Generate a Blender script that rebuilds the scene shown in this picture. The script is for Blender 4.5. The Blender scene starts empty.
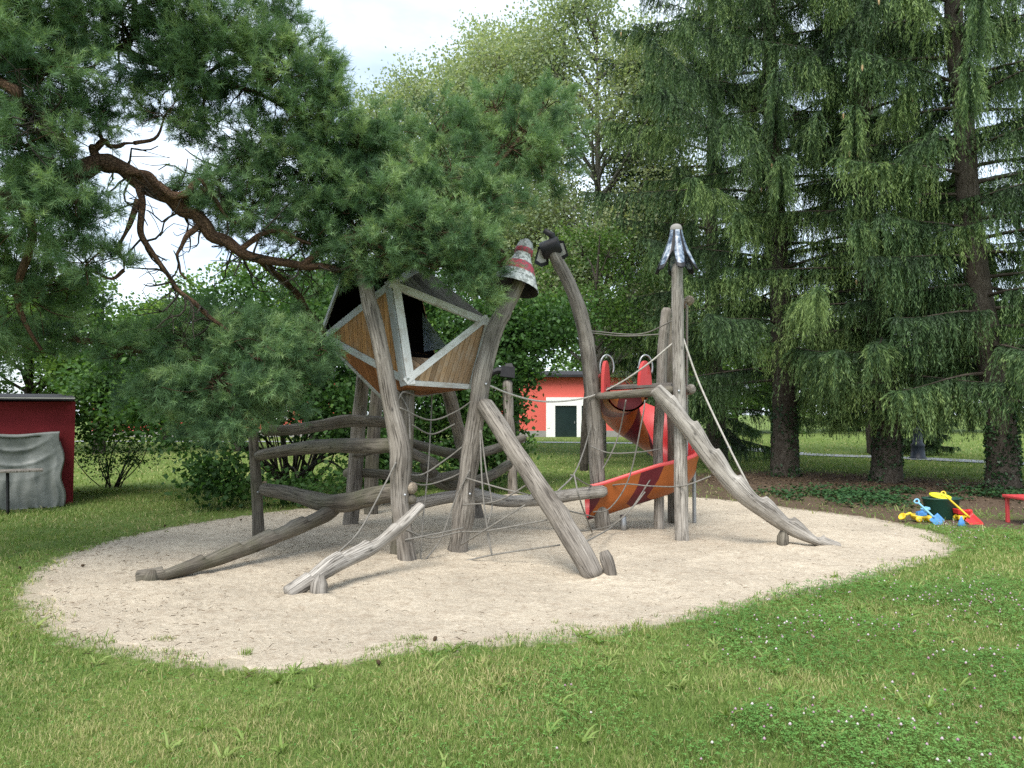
import bpy, math
import numpy as np

# ------------------------------------------------------------------ scene, camera, light
scene = bpy.context.scene
COL = scene.collection
R = math.radians
F, EYE, CX, CY = 720.0, 1.65, 512.0, 384.0
PITCH = math.atan(30.0 / F)

cam_data = bpy.data.cameras.new('camera')
cam_data.sensor_width = 36.0
cam_data.lens = F / 1024.0 * 36.0
cam_data.clip_start = 0.05
cam_data.clip_end = 3000.0
cam = bpy.data.objects.new('camera', cam_data)
cam.location = (0, 0, EYE)
cam.rotation_euler = (math.pi / 2 + PITCH, 0, 0)
COL.objects.link(cam)
scene.camera = cam

SUN_EL, SUN_AZ = 56.0, 200.0          # azimuth clockwise from +Y (the way the camera looks)
world = bpy.data.worlds.new('World')
scene.world = world
world.use_nodes = True
wn, wl = world.node_tree.nodes, world.node_tree.links
wn.clear()
w_out = wn.new('ShaderNodeOutputWorld')
w_bg = wn.new('ShaderNodeBackground')
w_sky = wn.new('ShaderNodeTexSky')
w_sky.sky_type = 'NISHITA'
w_sky.sun_disc = False
w_sky.sun_elevation = R(SUN_EL)
w_sky.sun_rotation = R(SUN_AZ)
w_sky.air_density = 1.0
w_sky.dust_density = 2.0
w_tc = wn.new('ShaderNodeTexCoord')
w_map = wn.new('ShaderNodeMapping')
w_map.inputs['Scale'].default_value = (1.6, 1.6, 4.5)
w_map.inputs['Location'].default_value = (0.3, 0.9, 0.2)
w_noise = wn.new('ShaderNodeTexNoise')
w_noise.inputs['Scale'].default_value = 1.7
w_noise.inputs['Detail'].default_value = 7.0
w_noise.inputs['Roughness'].default_value = 0.55
w_ramp = wn.new('ShaderNodeValToRGB')
w_ramp.color_ramp.elements[0].position = 0.30
w_ramp.color_ramp.elements[0].color = (0.28, 0.28, 0.28, 1)
w_ramp.color_ramp.elements[1].position = 0.66
w_ramp.color_ramp.elements[1].color = (1, 1, 1, 1)
w_mix = wn.new('ShaderNodeMixRGB')
w_mix.inputs['Color2'].default_value = (5.1, 5.7, 6.3, 1)     # the cloud deck
wl.new(w_tc.outputs['Generated'], w_map.inputs['Vector'])
wl.new(w_map.outputs['Vector'], w_noise.inputs['Vector'])
wl.new(w_noise.outputs['Fac'], w_ramp.inputs['Fac'])
wl.new(w_ramp.outputs['Color'], w_mix.inputs['Fac'])
wl.new(w_sky.outputs['Color'], w_mix.inputs['Color1'])
wl.new(w_mix.outputs['Color'], w_bg.inputs['Color'])
w_bg.inputs['Strength'].default_value = 0.132
wl.new(w_bg.outputs['Background'], w_out.inputs['Surface'])

sun_data = bpy.data.lights.new('sun', 'SUN')
sun_data.energy = 2.2
sun_data.angle = R(30)
sun_data.color = (1.0, 0.95, 0.88)
sun = bpy.data.objects.new('sun', sun_data)
_sd = np.array([math.sin(R(SUN_AZ)) * math.cos(R(SUN_EL)), math.cos(R(SUN_AZ)) * math.cos(R(SUN_EL)), math.sin(R(SUN_EL))])
from mathutils import Vector
sun.rotation_euler = Vector(_sd).to_track_quat('Z', 'Y').to_euler()
sun.location = (0, 0, 30)
COL.objects.link(sun)

scene.view_settings.view_transform = 'Standard'
scene.view_settings.look = 'None'
scene.view_settings.exposure = 1.12
scene.view_settings.gamma = 1.0
scene.view_settings.use_curve_mapping = False
scene.render.engine = 'CYCLES'
scene.cycles.max_bounces = 5
scene.cycles.diffuse_bounces = 2
scene.cycles.transmission_bounces = 4
scene.cycles.use_denoising = False

# ------------------------------------------------------------------ helpers
CT, ST = math.cos(PITCH), math.sin(PITCH)


def P(px, py, d):
    """point seen at pixel (px, py) whose distance along +Y is d"""
    x, y = (px - CX) / F, -(py - CY) / F
    Y = CT - ST * y
    Z = ST + CT * y
    s = d / Y
    return np.array([x * s, d, EYE + Z * s])


def G(px, py):
    """ground point seen at a pixel"""
    x, y = (px - CX) / F, -(py - CY) / F
    Y = CT - ST * y
    Z = ST + CT * y
    s = -EYE / Z
    return np.array([x * s, Y * s, 0.0])


def pts(*a):
    return [P(*q[:3]) for q in a], [q[3] for q in a]


OFF = {}


def tag(o, label=None, cat=None, group=None, kind=None):
    if label: o['label'] = label
    if cat: o['category'] = cat
    if group: o['group'] = group
    if kind: o['kind'] = kind
    return o


def thing(name, label, cat, loc=(0, 0, 0), group=None):
    o = bpy.data.objects.new(name, None)
    o.empty_display_size = 0.2
    COL.objects.link(o)
    o.location = tuple(float(v) for v in loc)
    OFF[o] = np.array(loc, float)
    return tag(o, label, cat, group)


def link(name, me, parent=None, off=None):
    o = bpy.data.objects.new(name, me)
    COL.objects.link(o)
    if parent is not None:
        o.parent = parent
        OFF[o] = OFF[parent]
    else:
        OFF[o] = np.zeros(3)
    return o


class MB:
    """collects arrays of vertices and faces, builds one mesh object"""

    def __init__(self):
        self.V, self.F, self.A, self.M, self.n = [], [], [], [], 0

    def add(self, V, faces, grain=None, mi=0):
        V = np.asarray(V, float).reshape(-1, 3)
        self.V.append(V)
        self.A.append(np.zeros((len(V), 3)) if grain is None else np.asarray(grain, float).reshape(-1, 3))
        for f in faces:
            f = np.asarray(f, int)
            if len(f) == 0: continue
            if f.ndim == 1: f = f[None]
            self.F.append(f + self.n)
            self.M.append(np.full(len(f), mi) if np.isscalar(mi) else np.asarray(mi))
        self.n += len(V)
        return self

    def build(self, name, mats, parent=None, smooth=True, at=None):
        V = np.concatenate(self.V)
        A = np.concatenate(self.A)
        base = OFF[parent] if parent is not None else (np.array(at, float) if at is not None else np.zeros(3))
        V = V - base
        me = bpy.data.meshes.new(name)
        me.vertices.add(len(V))
        me.vertices.foreach_set('co', V.astype(np.float32).ravel())
        loops = np.concatenate([f.ravel() for f in self.F])
        tot = np.concatenate([np.full(len(f), f.shape[1]) for f in self.F])
        start = np.concatenate([[0], np.cumsum(tot)[:-1]])
        me.loops.add(len(loops))
        me.loops.foreach_set('vertex_index', loops.astype(np.int32))
        me.polygons.add(len(tot))
        me.polygons.foreach_set('loop_start', start.astype(np.int32))
        me.polygons.foreach_set('loop_total', tot.astype(np.int32))
        me.polygons.foreach_set('material_index', np.concatenate(self.M).astype(np.int32))
        me.polygons.foreach_set('use_smooth', np.full(len(tot), smooth))
        at_ = me.attributes.new('grain', 'FLOAT_VECTOR', 'POINT')
        at_.data.foreach_set('vector', A.astype(np.float32).ravel())
        me.update(calc_edges=True)
        for m in (mats if isinstance(mats, (list, tuple)) else [mats]):
            me.materials.append(m)
        o = link(name, me, parent)
        if parent is None and at is not None:
            o.location = tuple(base)
            OFF[o] = base
        return o


def catmull(pts_, n):
    p = np.asarray(pts_, float)
    if len(p) == 2:
        t = np.linspace(0, 1, n)[:, None]
        return p[0] * (1 - t) + p[1] * t
    e = np.vstack([2 * p[0] - p[1], p, 2 * p[-1] - p[-2]])
    u = np.linspace(0, len(p) - 1 - 1e-9, n)
    i = u.astype(int)
    t = (u - i)
    t = t.reshape(-1, *([1] * (p.ndim - 1)))
    a, b, c, d = e[i], e[i + 1], e[i + 2], e[i + 3]
    return 0.5 * (2 * b + (c - a) * t + (2 * a - 5 * b + 4 * c - d) * t ** 2 + (3 * b - a - 3 * c + d) * t ** 3)


def frames(C):
    T = np.gradient(C, axis=0)
    T /= np.linalg.norm(T, axis=1)[:, None] + 1e-12
    ref = np.array([0, 0, 1.0]) if abs(T[0][2]) < 0.8 else np.array([0, 1.0, 0])
    n = np.cross(T[0], ref)
    n /= np.linalg.norm(n)
    N = [n]
    for k in range(1, len(C)):
        n = N[-1] - T[k] * np.dot(N[-1], T[k])
        n /= np.linalg.norm(n) + 1e-12
        N.append(n)
    N = np.array(N)
    return T, N, np.cross(T, N)


def tube_into(mb, pts_, radii, seg=10, seed=0, rough=0.0, rings=None, caps=True, mod=None, round_end=0.0, mi=0):
    rng = np.random.default_rng(seed + 17)
    pts_ = np.asarray(pts_, float)
    L = np.linalg.norm(np.diff(pts_, axis=0), axis=1).sum()
    n = rings or max(3, int(L / 0.06))
    C = catmull(pts_, n)
    rad = catmull(np.asarray(radii, float)[:, None], n)[:, 0] if len(radii) > 1 else np.full(n, radii[0])
    rad = np.maximum(rad, 0.0015)
    s = np.concatenate([[0], np.cumsum(np.linalg.norm(np.diff(C, axis=0), axis=1))])
    T, N, B = frames(C)
    th = np.linspace(0, 2 * math.pi, seg, endpoint=False)
    rr = np.ones((n, seg))
    if rough > 0:
        for k in range(1, 4):
            a = rng.uniform(-1, 1, 6)
            rr += rough * a[0] * 0.5 * np.sin(k * th[None, :] + a[1] * 3 + s[:, None] * a[2] * 4)
        for q in range(4):
            f, ph, q2 = rng.uniform(2, 13), rng.uniform(0, 6.3), rng.uniform(-1, 1)
            rr += rough * 0.35 * q2 * np.sin(f * s[:, None] + ph + th[None, :] * rng.integers(0, 3))
        for q in range(max(1, int(L * 1.3))):          # knots
            s0, t0 = rng.uniform(0, L), rng.uniform(0, 6.3)
            dth = np.angle(np.exp(1j * (th - t0)))
            rr += rough * 1.6 * np.exp(-((s[:, None] - s0) / 0.05) ** 2 - (dth[None, :] / 0.45) ** 2)
    r = rad[:, None] * rr
    if round_end > 0:
        e = np.minimum(s, L - s)
        r *= np.where(e < round_end, np.sqrt(np.clip(1 - (1 - e / round_end) ** 2 * 0.55, 0.05, 1)), 1)[:, None]
    V = C[:, None, :] + r[..., None] * (np.cos(th)[None, :, None] * N[:, None, :] + np.sin(th)[None, :, None] * B[:, None, :])
    if mod is not None:
        V = mod(V, C, s, L)
    V = V.reshape(-1, 3)
    rm = rad.mean()
    off = rng.uniform(0, 50)
    g = np.stack([np.broadcast_to(np.cos(th) * rm, (n, seg)), np.broadcast_to(np.sin(th) * rm, (n, seg)),
                  np.broadcast_to((s + off)[:, None], (n, seg))], -1).reshape(-1, 3)
    i, j = np.meshgrid(np.arange(n - 1), np.arange(seg), indexing='ij')
    j2 = (j + 1) % seg
    q = np.stack([i * seg + j, i * seg + j2, (i + 1) * seg + j2, (i + 1) * seg + j], -1).reshape(-1, 4)
    fs = [q]
    if caps:
        c0, c1 = len(V), len(V) + 1
        V = np.vstack([V, C[0], C[-1]])
        g = np.vstack([g, [0, 0, off], [0, 0, off + L]])
        k = np.arange(seg)
        k2 = (k + 1) % seg
        fs.append(np.stack([np.full(seg, c0), k2, k], -1))
        b = (n - 1) * seg
        fs.append(np.stack([np.full(seg, c1), b + k, b + k2], -1))
    for f in fs:
        mb.add(V if f is fs[0] else np.zeros((0, 3)), [], None)
        if f is fs[0]:
            mb.A[-1] = g
            base = mb.n - len(V)
        mb.F.append(f + base)
        mb.M.append(np.full(len(f), mi))
    return mb


def tube(name, pts_, radii, m, parent=None, at=None, **k):
    return tube_into(MB(), pts_, radii, **k).build(name, m, parent, at=at)


def log(name, pr, m, parent=None, rough=0.10, seg=18, **k):
    p, r = pts(*pr)
    r = [q_ * .87 for q_ in r]
    k.setdefault('round_end', 0.02)
    return tube(name, p, r, m, parent, rough=rough, seg=seg, **k)


def prism(mb, poly, normal, thick, uaxis=None, mi=(0, 0), grain_shift=0.0):
    """polygon extruded backwards along -normal; grain = (across planks, along planks)"""
    poly = np.asarray(poly, float)
    nrm = np.asarray(normal, float) / np.linalg.norm(normal)
    if uaxis is None:
        uaxis = poly[1] - poly[0]
    u = uaxis - nrm * np.dot(uaxis, nrm)
    u /= np.linalg.norm(u)
    v = np.cross(nrm, u)
    n = len(poly)
    back = poly - nrm * thick
    def gr(a): return np.stack([(a - poly[0]) @ u + grain_shift, (a - poly[0]) @ v, np.zeros(len(a))], -1)
    a = np.dot(np.cross(poly[1] - poly[0], poly[2] - poly[1]), nrm)
    idx = np.arange(n) if a > 0 else np.arange(n)[::-1]
    mb.add(poly, [idx], gr(poly), mi[0])
    mb.add(back, [idx[::-1]], gr(back), mi[1])
    for k in range(n):
        k2 = (k + 1) % n
        q = np.array([poly[k], poly[k2], back[k2], back[k]])
        f = np.array([0, 1, 2, 3]) if a < 0 else np.array([3, 2, 1, 0])
        mb.add(q, [f], gr(q), mi[0])
    return mb


def board(mb, p, q, width, normal, thick, shift=0.0, mi=0):
    """a board from p to q lying in the plane with the given normal, outer face on the normal side"""
    p, q, nrm = np.asarray(p, float), np.asarray(q, float), np.asarray(normal, float)
    d = (q - p) / np.linalg.norm(q - p)
    nrm = nrm - d * np.dot(nrm, d)
    nrm /= np.linalg.norm(nrm)
    w = np.cross(nrm, d)
    a = p + w * (shift - width / 2)
    b = p + w * (shift + width / 2)
    c = q + w * (shift + width / 2)
    e = q + w * (shift - width / 2)
    return prism(mb, [a, b, c, e], nrm, thick, uaxis=w, mi=(mi, mi), grain_shift=float(np.sum(np.abs(p))) * 3.7)


def box(mb, c, size, rz=0.0, mi=0, taper=1.0, rx=0.0, ry=0.0):
    s = np.array(size) / 2
    v = np.array([[x, y, z] for z in (-1, 1) for y in (-1, 1) for x in (-1, 1)], float)
    v[v[:, 2] > 0, :2] *= taper
    v = v * s
    cx, sx = math.cos(rx), math.sin(rx)
    v = v @ np.array([[1, 0, 0], [0, cx, sx], [0, -sx, cx]])
    cy, sy = math.cos(ry), math.sin(ry)
    v = v @ np.array([[cy, 0, -sy], [0, 1, 0], [sy, 0, cy]])
    cz, sz = math.cos(rz), math.sin(rz)
    v = v @ np.array([[cz, sz, 0], [-sz, cz, 0], [0, 0, 1]])
    f = [[0, 2, 3, 1], [4, 5, 7, 6], [0, 1, 5, 4], [2, 6, 7, 3], [0, 4, 6, 2], [1, 3, 7, 5]]
    mb.add(v + np.array(c, float), [np.array(f)], v, mi)
    return mb


def bevel(o, w=0.01, seg=2):
    m = o.modifiers.new('bevel', 'BEVEL')
    m.width = w
    m.segments = seg
    m.limit_method = 'ANGLE'
    return o


def lathe(mb, prof, c, seg=20, axis=None, mi=0, scale=(1, 1)):
    """profile of (radius, height) turned round an axis"""
    prof = np.asarray(prof, float)
    ax = np.array([0, 0, 1.0]) if axis is None else np.asarray(axis, float) / np.linalg.norm(axis)
    ref = np.array([1.0, 0, 0]) if abs(ax[0]) < 0.9 else np.array([0, 1.0, 0])
    u = ref - ax * np.dot(ref, ax)
    u /= np.linalg.norm(u)
    v = np.cross(ax, u)
    th = np.linspace(0, 2 * math.pi, seg, endpoint=False)
    n = len(prof)
    V = np.array(c, float) + prof[:, None, 1:2] * ax + prof[:, None, 0:1] * (np.cos(th)[None, :, None] * u * scale[0] + np.sin(th)[None, :, None] * v * scale[1])
    g = np.stack([np.broadcast_to(th, (n, seg)), np.broadcast_to(prof[:, 1:2], (n, seg)), np.zeros((n, seg))], -1)
    i, j = np.meshgrid(np.arange(n - 1), np.arange(seg), indexing='ij')
    j2 = (j + 1) % seg
    q = np.stack([i * seg + j, i * seg + j2, (i + 1) * seg + j2, (i + 1) * seg + j], -1).reshape(-1, 4)
    mb.add(V.reshape(-1, 3), [q], g.reshape(-1, 3), mi)
    return mb


# ------------------------------------------------------------------ materials
def new_mat(name):
    m = bpy.data.materials.new(name)
    m.use_nodes = True
    nt = m.node_tree
    nt.nodes.clear()
    out = nt.nodes.new('ShaderNodeOutputMaterial')
    bs = nt.nodes.new('ShaderNodeBsdfPrincipled')
    nt.links.new(bs.outputs['BSDF'], out.inputs['Surface'])
    return m, nt, bs, out


def N(nt, kind, **k):
    n = nt.nodes.new(kind)
    for a, b in k.items():
        if a.startswith('i_'):
            key = a[2:].replace('_', ' ')
            n.inputs[int(key) if key.isdigit() else key].default_value = b
        else:
            setattr(n, a, b)
    return n


def ramp(nt, src, stops, interp='LINEAR'):
    r = nt.nodes.new('ShaderNodeValToRGB')
    r.color_ramp.interpolation = interp
    el = r.color_ramp.elements
    while len(el) < len(stops): el.new(0.5)
    for e, (p, c) in zip(el, stops):
        e.position = p
        e.color = (*c, 1) if len(c) == 3 else c
    nt.links.new(src, r.inputs['Fac'])
    return r.outputs['Color']


def noise(nt, vec, scale, detail=4, rough=0.55, sc=None):
    if sc is not None:
        mp = N(nt, 'ShaderNodeMapping')
        mp.inputs['Scale'].default_value = sc
        nt.links.new(vec, mp.inputs['Vector'])
        vec = mp.outputs['Vector']
    n = N(nt, 'ShaderNodeTexNoise')
    n.inputs['Scale'].default_value = scale
    n.inputs['Detail'].default_value = detail
    n.inputs['Roughness'].default_value = rough
    nt.links.new(vec, n.inputs['Vector'])
    return n.outputs['Fac']


def mixc(nt, fac, a, b, mode='MIX'):
    m = N(nt, 'ShaderNodeMixRGB', blend_type=mode)
    for s, v in ((m.inputs['Fac'], fac), (m.inputs['Color1'], a), (m.inputs['Color2'], b)):
        if hasattr(v, 'links'):
            nt.links.new(v, s)
        elif isinstance(v, (int, float)):
            s.default_value = v
        else:
            s.default_value = (*v, 1)
    return m.outputs['Color']


def math_n(nt, op, a, b=None):
    m = N(nt, 'ShaderNodeMath', operation=op)
    for s, v in ((m.inputs[0], a), (m.inputs[1], b)):
        if v is None: continue
        if hasattr(v, 'links'): nt.links.new(v, s)
        else: s.default_value = v
    return m.outputs[0]


def bump(nt, bs, h, strength=0.4, dist=0.01):
    b = N(nt, 'ShaderNodeBump')
    b.inputs['Strength'].default_value = strength
    b.inputs['Distance'].default_value = dist
    nt.links.new(h, b.inputs['Height'])
    nt.links.new(b.outputs['Normal'], bs.inputs['Normal'])


def attr(nt, name='grain'):
    a = N(nt, 'ShaderNodeAttribute', attribute_name=name)
    return a.outputs['Vector']


def wpos(nt):
    return N(nt, 'ShaderNodeNewGeometry').outputs['Position']


def wood_mat(name, dark, mid, light, moss=0.0, gloss=0.75):
    m, nt, bs, _ = new_mat(name)
    g = attr(nt)
    fine = noise(nt, g, 1.0, 8, 0.7, (70, 70, 4.0))
    big = noise(nt, g, 1.0, 4, 0.6, (7, 7, 1.6))
    crack = noise(nt, g, 1.0, 3, 0.6, (26, 26, 0.8))
    c = ramp(nt, fine, [(0.25, dark), (0.5, mid), (0.75, light)])
    pat = ramp(nt, big, [(0.3, (0.45, 0.43, 0.41)), (0.5, (0.92, 0.91, 0.89)), (0.7, (1.25, 1.25, 1.24))])
    c = mixc(nt, 1.0, c, pat, 'MULTIPLY')
    ck = ramp(nt, math_n(nt, 'ABSOLUTE', math_n(nt, 'SUBTRACT', crack, 0.5)), [(0.0, (0.10, 0.085, 0.07)), (0.026, (1, 1, 1))])
    c = mixc(nt, 0.85, c, ck, 'MULTIPLY')
    vk = N(nt, 'ShaderNodeTexVoronoi')
    vk.inputs['Scale'].default_value = 1.0
    mpk = N(nt, 'ShaderNodeMapping')
    mpk.inputs['Scale'].default_value = (11, 11, 4.5)
    nt.links.new(g, mpk.inputs['Vector'])
    nt.links.new(mpk.outputs['Vector'], vk.inputs['Vector'])
    sepk = N(nt, 'ShaderNodeSeparateXYZ')
    nt.links.new(vk.outputs['Color'], sepk.inputs[0])
    has = math_n(nt, 'GREATER_THAN', sepk.outputs[0], 0.62)
    kd = ramp(nt, vk.outputs['Distance'], [(0.05, (1, 1, 1)), (0.13, (0.35, 0.35, 0.35)), (0.2, (0, 0, 0))])
    c = mixc(nt, math_n(nt, 'MULTIPLY', has, kd), c, tuple(v * .45 for v in dark))
    spots = noise(nt, wpos(nt), 5.0, 5, 0.65)
    c = mixc(nt, ramp(nt, spots, [(0.52, (0, 0, 0)), (0.72, (0.5, 0.5, 0.5))]), c, (0.10, 0.085, 0.065))
    if moss:
        mo = noise(nt, wpos(nt), 3.0, 5, 0.6)
        c = mixc(nt, ramp(nt, mo, [(0.42, (0, 0, 0)), (0.7, (moss, moss, moss))]), c, (0.09, 0.10, 0.045))
    nt.links.new(c, bs.inputs['Base Color'])
    bs.inputs['Roughness'].default_value = gloss
    bs.inputs['Specular IOR Level'].default_value = 0.25
    h = math_n(nt, 'ADD', math_n(nt, 'MULTIPLY', fine, 0.5), math_n(nt, 'MULTIPLY', ck, 0.8))
    bump(nt, bs, h, 0.55, 0.008)
    return m


M = {}
M['wood'] = wood_mat('weathered_wood', (0.12, 0.108, 0.095), (0.235, 0.212, 0.185), (0.37, 0.345, 0.31))
M['wood_light'] = wood_mat('bleached_wood', (0.18, 0.165, 0.145), (0.32, 0.298, 0.268), (0.48, 0.455, 0.42))
M['wood_dark'] = wood_mat('dark_wood', (0.075, 0.066, 0.056), (0.15, 0.133, 0.11), (0.245, 0.22, 0.185), moss=0.4)  # darker, greener tone for the left rails, rear logs and lower beams
M['wood_brown'] = wood_mat('worn_wood', (0.16, 0.125, 0.09), (0.28, 0.235, 0.18), (0.42, 0.37, 0.305))


def plank_mat(name, dark, mid, light, w=0.085, inner=False, patchy=(0.3, 0.3, 0.3), patch=0.0):
    m, nt, bs, _ = new_mat(name)
    g = attr(nt)
    sep = N(nt, 'ShaderNodeSeparateXYZ')
    nt.links.new(g, sep.inputs[0])
    u = math_n(nt, 'DIVIDE', sep.outputs[0], w)
    cell = math_n(nt, 'FLOOR', u)
    fr = math_n(nt, 'FRACT', u)
    wh = N(nt, 'ShaderNodeTexWhiteNoise', noise_dimensions='1D')
    nt.links.new(cell, wh.inputs['W'])
    fine = noise(nt, g, 1.0, 5, 0.6, (70, 4, 1))
    c = ramp(nt, fine, [(0.25, dark), (0.5, mid), (0.78, light)])
    c = mixc(nt, 1.0, c, ramp(nt, wh.outputs['Value'], [(0, (0.62, 0.6, 0.58)), (1, (1.2, 1.2, 1.2))]), 'MULTIPLY')
    if patch:
        pn = noise(nt, g, 9.0, 5, 0.65, (1, 0.5, 1))
        c = mixc(nt, ramp(nt, pn, [(0.5, (0, 0, 0)), (0.66, (patch,) * 3)]), c, patchy)
    gap = ramp(nt, math_n(nt, 'ABSOLUTE', math_n(nt, 'SUBTRACT', fr, 0.5)), [(0.455, (1, 1, 1)), (0.49, (0.12, 0.1, 0.08))])
    c = mixc(nt, 1.0, c, gap, 'MULTIPLY')
    nt.links.new(c, bs.inputs['Base Color'])
    bs.inputs['Roughness'].default_value = 0.7
    bs.inputs['Specular IOR Level'].default_value = 0.25
    bump(nt, bs, math_n(nt, 'ADD', gap, math_n(nt, 'MULTIPLY', fine, 0.3)), 0.5, 0.008)
    return m


M['board_brown'] = plank_mat('stained_boards', (0.17, 0.082, 0.027), (0.36, 0.19, 0.066), (0.48, 0.29, 0.13), patchy=(0.30, 0.24, 0.17), patch=0.35)
M['board_red'] = plank_mat('red_brown_boards', (0.13, 0.052, 0.018), (0.26, 0.105, 0.033), (0.34, 0.16, 0.06))
M['board_pale'] = plank_mat('faded_boards', (0.22, 0.13, 0.065), (0.36, 0.24, 0.14), (0.46, 0.36, 0.26), w=0.07, patchy=(0.40, 0.36, 0.30), patch=0.5)
M['board_grey'] = plank_mat('grey_boards', (0.10, 0.09, 0.08), (0.17, 0.155, 0.14), (0.26, 0.24, 0.22))
M['trim'] = plank_mat('peeling_trim', (0.46, 0.48, 0.47), (0.62, 0.64, 0.63), (0.72, 0.74, 0.73), w=3.0, patchy=(0.30, 0.26, 0.21), patch=0.7)
M['trim_grey'] = plank_mat('grey_trim', (0.25, 0.28, 0.28), (0.35, 0.39, 0.39), (0.46, 0.49, 0.49), w=3.0, patchy=(0.24, 0.20, 0.15), patch=0.6)


def flat(name, col, rough=0.5, spec=0.4, var=0.15, nscale=8.0, metal=0.0, dirt=0.0, dirtcol=(0.1, 0.085, 0.06), bmp=0.0):
    m, nt, bs, _ = new_mat(name)
    w = wpos(nt)
    n = noise(nt, w, nscale, 5, 0.6)
    c = ramp(nt, n, [(0.25, tuple(x * (1 - var) for x in col)), (0.75, tuple(min(1, x * (1 + var)) for x in col))])
    if dirt:
        d = noise(nt, w, nscale * 0.6, 6, 0.65)
        c = mixc(nt, ramp(nt, d, [(0.45, (0, 0, 0)), (0.7, (dirt,) * 3)]), c, dirtcol)
    nt.links.new(c, bs.inputs['Base Color'])
    bs.inputs['Roughness'].default_value = rough
    bs.inputs['Specular IOR Level'].default_value = spec
    bs.inputs['Metallic'].default_value = metal
    if bmp:
        bump(nt, bs, noise(nt, w, nscale * 6, 4, 0.6), bmp, 0.01)
    return m


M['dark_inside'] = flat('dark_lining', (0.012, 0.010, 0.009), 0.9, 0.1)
M['black'] = flat('black_paint', (0.016, 0.016, 0.018), 0.55, 0.3, 0.4)
M['rope'] = flat('rope_fibre', (0.19, 0.18, 0.16), 0.9, 0.1, 0.3, 30)
M['rope_pale'] = flat('pale_rope_fibre', (0.42, 0.40, 0.36), 0.9, 0.1, 0.25, 30)
M['metal'] = flat('galvanised_metal', (0.35, 0.36, 0.37), 0.4, 0.5, 0.15, 10, 0.7)
M['slide_red'] = flat('red_plastic', (0.56, 0.05, 0.05), 0.42, 0.45, 0.10, 2.5, dirt=0.35, dirtcol=(0.42, 0.12, 0.10))
M['yellow'] = flat('yellow_plastic', (0.72, 0.50, 0.03), 0.4, 0.45)
M['lime'] = flat('lime_plastic', (0.60, 0.62, 0.03), 0.4, 0.45)
M['blue'] = flat('blue_plastic', (0.06, 0.22, 0.52), 0.4, 0.45)
M['light_blue'] = flat('light_blue_plastic', (0.20, 0.45, 0.66), 0.4, 0.45)
M['navy'] = flat('navy_plastic', (0.02, 0.05, 0.22), 0.4, 0.45)
M['toy_red'] = flat('toy_red_plastic', (0.55, 0.03, 0.03), 0.4, 0.45)
M['tub_green'] = flat('dark_green_plastic', (0.012, 0.055, 0.036), 0.5, 0.4)
M['table_red'] = flat('red_table_paint', (0.50, 0.05, 0.055), 0.45, 0.45, dirt=0.25)
M['tyre'] = flat('toy_tyre', (0.02, 0.02, 0.02), 0.7, 0.2)
M['shed_red'] = flat('shed_paint', (0.19, 0.02, 0.024), 0.8, 0.2, 0.18, 3, dirt=0.25, dirtcol=(0.13, 0.015, 0.016), bmp=0.2)
M['roof_felt'] = flat('roof_felt', (0.028, 0.028, 0.03), 0.9, 0.2, 0.3, 4)
M['fascia'] = flat('pale_fascia', (0.36, 0.36, 0.34), 0.6, 0.3, 0.15, 6, dirt=0.4)
M['house_red'] = flat('facade_render', (0.62, 0.12, 0.095), 0.8, 0.2, 0.06, 0.6, bmp=0.1)
M['plinth'] = flat('plinth_render', (0.26, 0.25, 0.235), 0.85, 0.2, 0.12, 2)
M['white_paint'] = flat('white_paint', (0.76, 0.76, 0.74), 0.6, 0.3, 0.05, 3)
M['door_dark'] = flat('dark_door', (0.016, 0.028, 0.028), 0.12, 0.5, 0.2, 2)
M['lamp_blue'] = flat('lamp_paint', (0.015, 0.022, 0.035), 0.5, 0.4)


def glass_mat():
    m, nt, bs, _ = new_mat('window_glass')
    bs.inputs['Base Color'].default_value = (0.03, 0.04, 0.045, 1)
    bs.inputs['Roughness'].default_value = 0.06
    bs.inputs['Specular IOR Level'].default_value = 0.7
    return m


M['glass'] = glass_mat()


def pane_mat():
    m, nt, bs, _ = new_mat('reflection_tinted_acrylic')
    n = noise(nt, wpos(nt), 28, 4, 0.6)
    c = ramp(nt, n, [(0.35, (0.12, 0.18, 0.26)), (0.6, (0.50, 0.58, 0.66))])  # pale blue mottling paints the pane's reflection into its base colour
    nt.links.new(c, bs.inputs['Base Color'])
    bs.inputs['Roughness'].default_value = 0.15
    return m


M['acrylic'] = pane_mat()


def slide_out_mat():
    m, nt, bs, _ = new_mat('harlequin_plastic')
    sep = N(nt, 'ShaderNodeSeparateXYZ')
    nt.links.new(attr(nt), sep.inputs[0])
    s, p = sep.outputs[0], sep.outputs[1]
    bow = math_n(nt, 'MULTIPLY', math_n(nt, 'ABSOLUTE', math_n(nt, 'SUBTRACT', p, 0.75)), 0.5)
    f = math_n(nt, 'FRACT', math_n(nt, 'DIVIDE', math_n(nt, 'ADD', s, bow), 0.80))
    c = ramp(nt, f, [(0.0, (0.31, 0.085, 0.016)), (0.64, (0.10, 0.010, 0.016))], 'CONSTANT')
    n = noise(nt, wpos(nt), 4.0, 5, 0.6)
    c = mixc(nt, 1.0, c, ramp(nt, n, [(0.3, (0.8, 0.78, 0.75)), (0.7, (1.1, 1.1, 1.1))]), 'MULTIPLY')
    nt.links.new(c, bs.inputs['Base Color'])
    bs.inputs['Roughness'].default_value = 0.42
    bs.inputs['Specular IOR Level'].default_value = 0.4
    return m


M['slide_out'] = slide_out_mat()


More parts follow.
